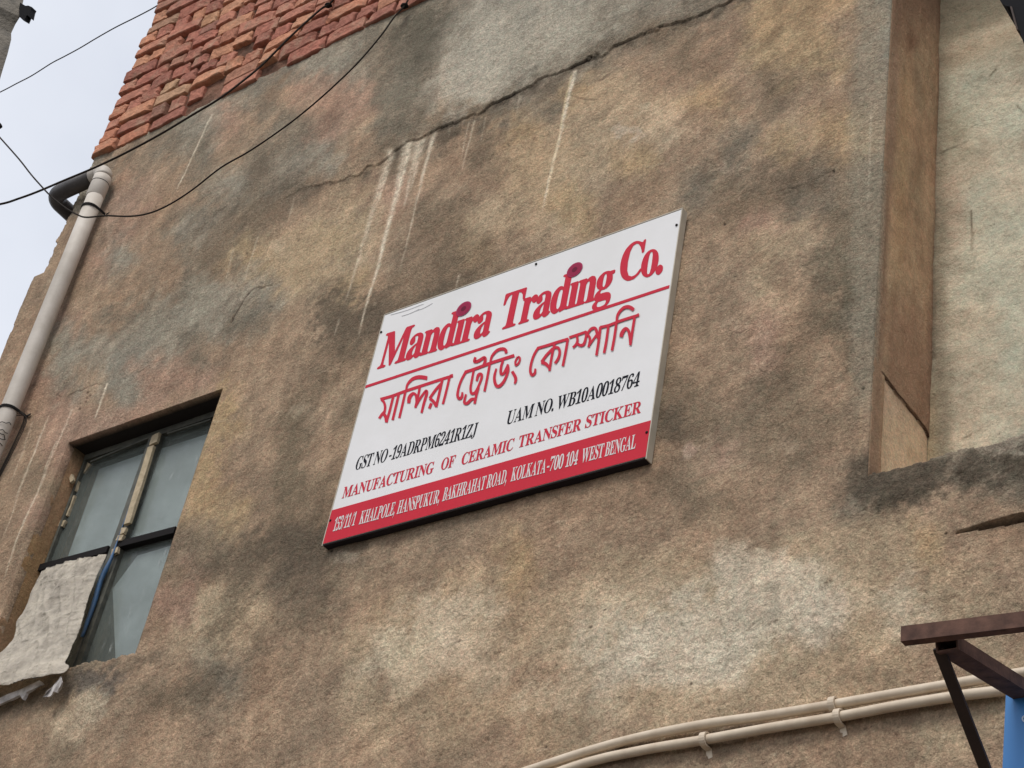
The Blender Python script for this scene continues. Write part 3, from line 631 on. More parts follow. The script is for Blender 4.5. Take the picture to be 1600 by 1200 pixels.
# ---- window reveals
def rev_col(u, v, p):
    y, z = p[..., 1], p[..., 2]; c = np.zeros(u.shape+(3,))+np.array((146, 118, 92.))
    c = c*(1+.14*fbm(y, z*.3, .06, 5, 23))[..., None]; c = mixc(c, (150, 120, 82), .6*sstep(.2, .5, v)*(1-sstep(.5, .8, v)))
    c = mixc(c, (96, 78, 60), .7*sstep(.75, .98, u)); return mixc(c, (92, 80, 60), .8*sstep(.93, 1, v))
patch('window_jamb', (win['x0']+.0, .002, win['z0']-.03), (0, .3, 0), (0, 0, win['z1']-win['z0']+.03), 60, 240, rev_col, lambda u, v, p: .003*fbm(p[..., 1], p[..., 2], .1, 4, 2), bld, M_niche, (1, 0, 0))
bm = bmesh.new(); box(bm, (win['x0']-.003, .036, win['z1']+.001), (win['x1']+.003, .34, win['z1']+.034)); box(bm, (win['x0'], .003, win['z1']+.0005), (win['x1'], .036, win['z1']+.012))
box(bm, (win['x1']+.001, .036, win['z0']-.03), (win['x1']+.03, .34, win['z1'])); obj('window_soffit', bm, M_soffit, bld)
bm = bmesh.new(); box(bm, (win['x0'], .01, win['z0']-.06), (win['x1'], .34, win['z0']-.022)); obj('window_ledge', bm, M_mortar, bld)

def solve_d(px, py, x):
    lo, hi = -1.0, 1.4
    for _ in range(50):
        m = (lo+hi)/2
        if P(px, py, m).x < x: lo = m
        else: hi = m
    return (lo+hi)/2
# ---- window: frame mesh carries panes, bars and putty
F0 = -WD                                         # frame plane, behind the wall face
def bar(bm, a, b, wpx, d=F0, th=.03, out_=.0):
    """straight bar between two photo points on plane d; wpx = width in photo px measured across"""
    A, B = P(*a, d), P(*b, d); ax_ = (B-A).normalized(); n = Vector((ax_.z, 0, -ax_.x))
    # metres per px near the middle, across the bar
    mx_, my_ = (a[0]+b[0])/2, (a[1]+b[1])/2; L2 = math.hypot(b[0]-a[0], b[1]-a[1]); qx, qy = -(b[1]-a[1])/L2, (b[0]-a[0])/L2
    wm = abs((P(mx_+qx*wpx, my_+qy*wpx, d)-P(mx_, my_, d)).dot(n))/2
    f = [A-n*wm, B-n*wm, B+n*wm, A+n*wm]; f = [v+Vector((0, -out_, 0)) for v in f]
    prism(bm, f, [v+Vector((0, th, 0)) for v in f])
bx0, bx1, bz0, bz1 = win['x0']+.006, win['x1']-.004, win['z0']-.02, win['z1']-.003
bm = bmesh.new(); YF = WD
box(bm, (bx0, YF, bz1-.028), (bx1, YF+.05, bz1)); box(bm, (bx0, YF+.001, bz0), (bx0+.014, YF+.05, bz1-.028)); box(bm, (bx1-.035, YF+.001, bz0), (bx1, YF+.05, bz1-.028))
box(bm, (bx0+.014, YF+.001, bz0), (bx1-.035, YF+.05, bz0+.03))
wf = obj('window_frame', bm, M_wframe, bld, label='weathered grey-green window frame with blue edge')
xm0, xm1 = P(237, 690, F0).x-.016, P(246, 690, F0).x+.012
zt = P(120, 875, F0).z
bm = bmesh.new(); box(bm, (xm0, YF-.006, bz0+.03), (xm0+.030, YF+.045, bz1-.028)); obj('meeting_stile', bm, M_wframe, wf)
bm = bmesh.new(); box(bm, (xm0+.034, YF-.002, bz0+.03), (xm0+.062, YF+.045, bz1-.028)); obj('meeting_stile', bm, M_wframe, wf)
bm = bmesh.new(); bar(bm, (64, 889), (171, 860), 9, out_=.012, th=.04); obj('transom', bm, M_wdark, wf)
bm = bmesh.new(); bar(bm, (187, 853), (276, 830), 9, out_=.012, th=.04); obj('transom', bm, M_wdark, wf)
bm = bmesh.new(); bar(bm, (142, 722), (234, 684), 2, out_=.004, th=.01); bar(bm, (262, 678), (330, 656), 2, out_=.004, th=.01); obj('glazing_bead', bm, M_wframe, wf)
for (x0, x1, z0, z1) in ((bx0+.015, xm0-.001, zt+.005, bz1-.029), (xm0+.063, bx1-.036, zt+.005, bz1-.029), (bx0+.015, xm0-.001, bz0+.031, zt-.005), (xm0+.063, bx1-.036, bz0+.031, zt-.005)):
    bm = bmesh.new(); box(bm, (x0, YF+.016, z0), (x1, YF+.020, z1)); obj('pane', bm, M_glass, wf)
bm = bmesh.new(); F2 = F0-.024  # pale sheets a little behind the panes
slab(bm, [(155, 733), (232, 706), (170, 865), (103, 878)], F2, .003); slab(bm, [(246, 703), (330, 676), (280, 840), (190, 862)], F2, .003)
slab(bm, [(176, 920), (215, 868), (276, 850), (205, 1045), (181, 1045)], F2, .003); obj('pale_sheet', bm, M_sheet, wf)
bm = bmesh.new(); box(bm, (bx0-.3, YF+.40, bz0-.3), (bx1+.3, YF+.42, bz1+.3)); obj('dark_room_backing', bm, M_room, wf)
bm = bmesh.new(); box(bm, (win['x0']-.002, YF+.051, win['z0']-.02), (win['x1'], YF+.40, win['z0']-.018)); obj('inner_ledge', bm, M_room, wf)
for i, (a, b, wd) in enumerate((((138, 723), (127, 737), 8), ((120, 752), (115, 768), 4), ((113, 775), (101, 806), 6.5), ((98, 813), (93, 822), 7.5), ((248, 682), (244, 697), 10),
                   ((241, 701), (203, 822), 8), ((199, 828), (195, 838), 6), ((194, 840), (190, 848), 8), ((185, 860), (183, 869), 8.5), ((110, 742), (112, 752), 5))):
    bm = bmesh.new()
    if a[0] < 150: bar(bm, a, b, wd, d=solve_d((a[0]+b[0])/2, (a[1]+b[1])/2, win['x0']+.014), th=.012)
    else: bar(bm, a, b, wd, out_=.018, th=.012)
    bmesh.ops.subdivide_edges(bm, edges=list(bm.edges), cuts=3, use_grid_fill=True)
    for v in bm.verts: v.co += mn.noise_vector(v.co*60)*.0022
    obj('putty_strip', bm, M_putty, wf)
bm = bmesh.new(); tube(bm, catmull([P(233, 700, F0+.02), P(212, 765, F0+.02), P(188, 830, F0+.022), P(172, 875, F0+.024), P(158, 905, F0+.026), P(145, 950, F0+.02), P(126, 1000, F0+.02)], 5),
                  [.0022]*8+[.004]*5+[.009]*8+[.009]*5+[.0075]*5, 8) if False else None
cur = catmull([P(233, 700, F0+.012), P(212, 765, F0+.014), P(190, 826, F0+.016), P(174, 872, F0+.02), P(158, 905, F0+.02), P(146, 945, F0+.016), P(128, 995, F0+.012)], 5)
tube(bm, cur, [.0022+.0075*float(sstep(.35, .6, i/len(cur)))*(1-.5*float(sstep(.75, 1, i/len(cur)))) for i in range(len(cur))], 8)
obj('blue_edging', bm, M_tube, wf, smooth=True)

# ---- brick top: mortar body, then every brick a piece of its own
bm = bmesh.new(); box(bm, (-5.99, .035, 7.22), (-3.3, .26, 8.95)); bw = obj('brick_wall', bm, M_joint, bld, label='bare red brickwork above the plaster')
patch('mortar_face', (-6.02, .012, 7.24), (2.5, 0, 0), (0, 0, 1.6), 420, 260, lambda u, v, p: np.zeros(u.shape+(3,))+np.array((98, 74, 62.))*(1+.35*fbm(p[..., 0], p[..., 2], .06, 4, 91))[..., None],
      lambda u, v, p: .010*fbm(p[..., 0], p[..., 2], .09, 4, 92)+.004*fbm(p[..., 0], p[..., 2], .02, 3, 93), bld, M_niche, (0, -1, 0))
def brick_mesh(L, Hh, seed):
    bm = bmesh.new(); bmesh.ops.create_cube(bm, size=1)
    bmesh.ops.bevel(bm, geom=list(bm.edges), offset=.045, segments=1, affect='EDGES')
    for v in bm.verts: v.co = Vector((v.co.x*L, v.co.y*.115, v.co.z*Hh))
    lg = [e for e in bm.edges if abs(e.verts[0].co.x-e.verts[1].co.x) > L*.5]; bmesh.ops.subdivide_edges(bm, edges=lg, cuts=6, use_grid_fill=True)
    vt = [e for e in bm.edges if abs(e.verts[0].co.z-e.verts[1].co.z) > Hh*.5]; bmesh.ops.subdivide_edges(bm, edges=vt, cuts=2, use_grid_fill=True)
    o = Vector((seed*3.7, seed*1.3, 0))
    for v in bm.verts:
        n = mn.noise_vector((v.co+o)*18)*.0042+mn.noise_vector((v.co+o)*60)*.003
        if v.co.y > .0: n *= .3
        v.co += n
        if abs(v.co.x) > L*.42 and mn.noise((v.co+o)*9) > .1: v.co.y += .010          # chipped ends
    bmesh.ops.recalc_face_normals(bm, faces=bm.faces)
    me = bpy.data.meshes.new('brick'); bm.to_mesh(me); bm.free(); me.materials.append(M_brick); return me
long_ = [brick_mesh(.225, .0715, i) for i in range(7)]; short_ = [brick_mesh(.112, .0715, 20+i) for i in range(5)]; half_ = [brick_mesh(.165, .071, 40+i) for i in range(3)]
course = .0885; rb = random.Random(4)
def bpar(o):
    off = Vector(bld.location); o.location = o.location-off
for k in range(18):
    zc = 7.262+course*k+.044
    x = -6.045+rb.uniform(-.018, .018); hdr = (k % 2 == 1)
    x_end = -3.55
    while x < x_end:
        r = rb.random()
        if hdr: me_, L = (rb.choice(short_), .112) if r > .2 else (rb.choice(long_), .225)
        else: me_, L = (rb.choice(long_), .225) if r > .38 else ((rb.choice(short_), .112) if r > .15 else (rb.choice(half_), .165))
        L *= rb.uniform(.96, 1.03)
        if not (rb.random() < .018 and k < 8) and not (k == 0 and -5.0 < x < -4.8):
            pt = to_px(np.array(x+L/2), np.array(zc)); 
            if pt[1] > -70 and x < -3.9+.3:
                o = bpy.data.objects.new('brick', me_); C.objects.link(o); o.parent = bw
                o.location = Vector((x+L/2, .044+rb.uniform(-.008, .008), zc+rb.uniform(-.003, .003))) - bld.location
                o.rotation_euler = (rb.uniform(-.14, .10), rb.uniform(-.025, .025), rb.uniform(-.05, .05)); o.scale = (L/(.225 if me_ in long_ else .112 if me_ in short_ else .165), 1, rb.uniform(.95, 1.06))
        x += L+rb.uniform(.006, .016)

# ------------------------------------------------------------------ rainwater pipe
def pc(px, py, d): return P(px, py, d)
dp = thing('drain_pipe', (P(16, 640, .07).x, -.07, 0), 'pale grey plastic drain pipe running down the left edge of the stained wall', 'pipe')
PY_, PR, PS = -.058, .039, .0425                       # pipe axis offset, pipe radius, socket radius
ztop = P(160, 275, .058).z; zb = P(15, 640, .058).z
xa, xb = P(158, 285, .058).x, P(15, 640, .058).x
def pxp(z): return xa+(xb-xa)*(z-ztop)/(zb-ztop)
bm = bmesh.new(); tube(bm, [(pxp(z), PY_, z) for z in np.linspace(.3, ztop-.09, 14)], PR, 28); obj('straight_pipe', bm, M_pvc, dp, smooth=True)
bm = bmesh.new(); tube(bm, [(xa, PY_, ztop-.150), (xa, PY_, ztop-.146), (xa, PY_, ztop-.05), (xa, PY_, ztop-.02)], [PR, PS, PS, PS], 28)
tube(bm, [(xa-.046+.046*math.cos(a), PY_, ztop-.02+.046*math.sin(a)) for a in np.linspace(0, math.pi/2, 8)], PS-.0005, 28)
tube(bm, [(xa-.046, PY_, ztop+.026), (xa-.085, PY_, ztop+.026)], PS, 28); obj('elbow', bm, M_pvc, dp, smooth=True)
bm = bmesh.new(); tube(bm, [(xa, PY_, ztop-.0615), (xa, PY_, ztop-.0585)], PS+.001, 28); obj('seal_ring', bm, M_black, dp)
def strap(z, ext):
    bm = bmesh.new(); r_ = PR+.003
    pts = [(pxp(z)-r_, .02, z)]+[(pxp(z)+r_*math.cos(a), PY_+r_*math.sin(a), z) for a in np.linspace(math.pi, 2*math.pi, 14)]+[(pxp(z)+r_, .0, z), (pxp(z)+r_+ext, -.004, z-.004)]
    tube(bm, pts, 1, prof=[(-.0015, -.0065), (.0015, -.0065), (.0015, .0065), (-.0015, .0065)]); return bm
obj('strap', strap(P(158, 306, .1).z, .03), M_black, dp)
obj('strap', strap(P(6, 632, .1).z, .035), M_black, dp)
zr = ztop+.026; A0 = (xa-.085, PY_, zr); xe = P(82, 296, .058).x+.02; RB = .065
bm = bmesh.new()
pts = [A0, (xe+RB, PY_, zr)] + [(xe+RB-RB*math.sin(a), PY_+RB*(1-math.cos(a)), zr) for a in np.linspace(.15, math.pi/2, 9)] + [(xe, .10, zr-.004), (xe, .15, zr-.008)]
tube(bm, pts, PR+.001, 24); obj('side_run', bm, M_pvcdark, dp, label='dark pipe length turning round the corner', smooth=True)
bm = bmesh.new(); tube(bm, [(xe, .10, zr-.004), (xe, .17, zr-.01)], PS+.003, 24); tube(bm, [(xe, .16, zr-.01), (xe+.01, .40, zr-.22)], PR, 20); obj('side_collar', bm, M_pvcdark, dp, smooth=True)
# loops of wire round the lower strap
bm = bmesh.new(); rw = random.Random(3)
for k in range(5):
    z0 = P(12, 650, .12).z-.02*k; pts = []
    for t in range(13):
        a = math.pi+math.pi*1.05*t/12
        pts.append((pxp(z0)+(.043+rw.uniform(0, .005))*math.cos(a), -.058+(.043+rw.uniform(0, .004))*math.sin(a), z0+rw.uniform(-.006, .006)+.05*(t/12-.5)*(-1)**k))
    tube(bm, catmull(pts, 3), .0018, 5)
for k in range(4):
    p0 = Vector((pxp(zb)+.04, -.04, zb+.0-.01*k)); tube(bm, catmull([p0, p0+Vector((.03+.01*k, .02, -.04)), p0+Vector((.012, .03, -.16-.05*k)), p0+Vector((-.004, .03, -.30-.05*k))], 5), .002, 5)
obj('wire_loops', bm, M_cable, dp)

# ------------------------------------------------------------------ sack cloth over lower window
rows = [ # left px, right px, depth off wall: from the pane, over the ledge, down the wall face
    ((66, 893), (168, 866), -.060), ((60, 905), (163, 877), -.052), ((50, 925), (153, 897), -.044), ((42, 945), (145, 920), -.037), ((35, 960), (138, 940), -.030), ((27, 972), (132, 962), -.022), ((25, 986), (124, 985), -.012),
    ((20, 1000), (116, 1005), .0), ((8, 1014), (110, 1022), .014), ((-6, 1026), (103, 1036), .028), ((-34, 1040), (108, 1041), .040), ((-50, 1058), (103, 1050), .050), ((-60, 1080), (96, 1053), .056), ((-70, 1100), (72, 1056), .058)]
cl = thing('sack_cloth', (P(60, 1040, .03).x, -.03, P(60, 1050, .03).z), 'dirty off-white sack cloth filling the lower left window pane, spilling over the ledge', 'cloth')
nu, nv = 90, 70; vs = []
RL = catmull([P(*r[0], r[2]) for r in rows], 9); RR = catmull([P(*r[1], r[2]) for r in rows], 9); nr = len(RL)
bm = bmesh.new(); G = []
def sag(u): return 0
for j in range(nr):
    a, b = RL[j], RR[j]; row = []
    for i in range(nu):
        u = i/(nu-1); p = a.lerp(b, u); q2 = Vector((p.x*5, p.z*5, 1.7))
        f = j/(nr-1)
        w1 = mn.fractal(Vector((p.x*8, p.z*5, 0)), .9, 2.1, 5)*.006; crease = (1-abs(mn.noise(Vector((p.x*15+p.z*7, p.z*4.0-p.x*2, 4))))*2)**3*.007+(1-abs(mn.noise(Vector((p.x*34-p.z*20, p.z*14.0, 8))))*2)**4*.005
        fan = math.sin((u*7+mn.noise(q2)*1.6)*3.1)*.007*(1-f)**2*max(0, u-.2)
        e = min(u, 1-u)*8; e = min(1, e)
        p = p+Vector((mn.noise(Vector((p.z*9, 3, 0)))*.005*(1-e), -(w1+.004+crease+fan)*(.4+.6*e)-.012*math.sin(math.pi*u), mn.noise(Vector((p.x*10, 0, 9)))*.007*(f > .93)))
        row.append(bm.verts.new(p))
    G.append(row)
for j in range(nr-1):
    for i in range(nu-1): bm.faces.new((G[j][i], G[j][i+1], G[j+1][i+1], G[j+1][i]))
bmesh.ops.solidify(bm, geom=list(bm.faces), thickness=.0012)
obj('cloth_sheet', bm, M_cloth, cl, smooth=True)
bm = bmesh.new()
fl = [(96, 1056), (97, 1066), (95, 1076), (89, 1082), (84, 1080), (80, 1088), (66, 1089), (70, 1082), (82, 1072), (90, 1060)]
f = [P(x, y, .05+.01*math.sin(i*2)) for i, (x, y) in enumerate(fl)]; prism(bm, f, [v+Vector((0, .004, 0)) for v in f]); bmesh.ops.triangulate(bm, faces=bm.faces)
bmesh.ops.subdivide_edges(bm, edges=list(bm.edges), cuts=2)
for v in bm.verts: v.co += mn.noise_vector(v.co*30)*.006
obj('torn_flap', bm, M_clothin, cl)
bm = bmesh.new()
f = [P(x, y, .035) for x, y in ((-20, 1095), (10, 1086), (32, 1077), (62, 1062), (66, 1068), (40, 1082), (36, 1092), (30, 1086), (0, 1100), (-20, 1108))]
prism(bm, f, [v+Vector((0, .01, 0)) for v in f]); bmesh.ops.triangulate(bm, faces=bm.faces); bmesh.ops.subdivide_edges(bm, edges=list(bm.edges), cuts=2)
for v in bm.verts: v.co += mn.noise_vector(v.co*40)*.006
obj('frayed_edge', bm, M_clothin, cl)

# ------------------------------------------------------------------ the sign
SD = .033
sgn = thing('sign_board', P(757, 782, SD), 'white sign board with red and black lettering and a red bottom band', 'sign')
c4 = [P(603, 492, SD), P(1064, 328, SD), P(1010, 713, SD), P(503, 851, SD)]
sx0, sx1 = (c4[0].x+c4[3].x)/2, (c4[1].x+c4[2].x)/2; sz1, sz0 = (c4[0].z+c4[1].z)/2, (c4[2].z+c4[3].z)/2
def SP(px, py):
    """photo point on the sign face -> (x,z), eased so that the traced corners land on the true rectangle"""
    v = P(px, py, SD); return v.x, v.z
def on_face(x, z, lift=.0): return Vector((x, -SD-lift, z))
bm = bmesh.new(); box(bm, (sx0, -SD, sz0), (sx1, -SD+.003, sz1))
obj('panel', bm, M_white, sgn)
bm = bmesh.new(); e = .004
box(bm, (sx1+.0005, -SD-.001, sz0-.008), (sx1+.004, -.006, sz1+.002)); obj('frame_side', bm, M_frame, sgn)
bm = bmesh.new(); box(bm, (sx0-.004, -SD-.001, sz0-.006), (sx0-.0005, -.006, sz1+.002)); obj('frame_side', bm, M_frame, sgn)
bm = bmesh.new(); box(bm, (sx0-.004, -SD-.001, sz1+.0025), (sx1+.004, -.006, sz1+.006)); obj('frame_top', bm, M_frame, sgn)
bm = bmesh.new(); box(bm, (sx0-.003, -SD+.002, sz0-.005), (sx1, -.004, sz0-.0005), 0); obj('frame_bottom', bm, M_framedark, sgn)
# red bottom band
zbL = SP(514, 799)[1]; zbR = SP(1017, 657)[1]
bm = bmesh.new(); prism(bm, [on_face(sx0, sz0+.0005, .0012), on_face(sx1, sz0+.0005, .0012), on_face(sx1, zbR, .0012), on_face(sx0, zbL, .0012)],
      [on_face(sx0, sz0+.0005, .0002), on_face(sx1, sz0+.0005, .0002), on_face(sx1, zbR, .0002), on_face(sx0, zbL, .0002)]); obj('red_band', bm, M_redband, sgn)
# rule under the name
a, b = SP(567, 606), SP(1046, 448); hh = .0062
bm = bmesh.new(); prism(bm, [on_face(sx0+.001, a[1]-hh, .0012), on_face(b[0], b[1]-hh, .0012), on_face(b[0], b[1]+hh, .0012), on_face(sx0+.001, a[1]+hh, .0012)],
      [on_face(sx0+.001, a[1]-hh, .0002), on_face(b[0], b[1]-hh, .0002), on_face(b[0], b[1]+hh, .0002), on_face(sx0+.001, a[1]+hh, .0002)]); obj('red_rule', bm, M_red, sgn)

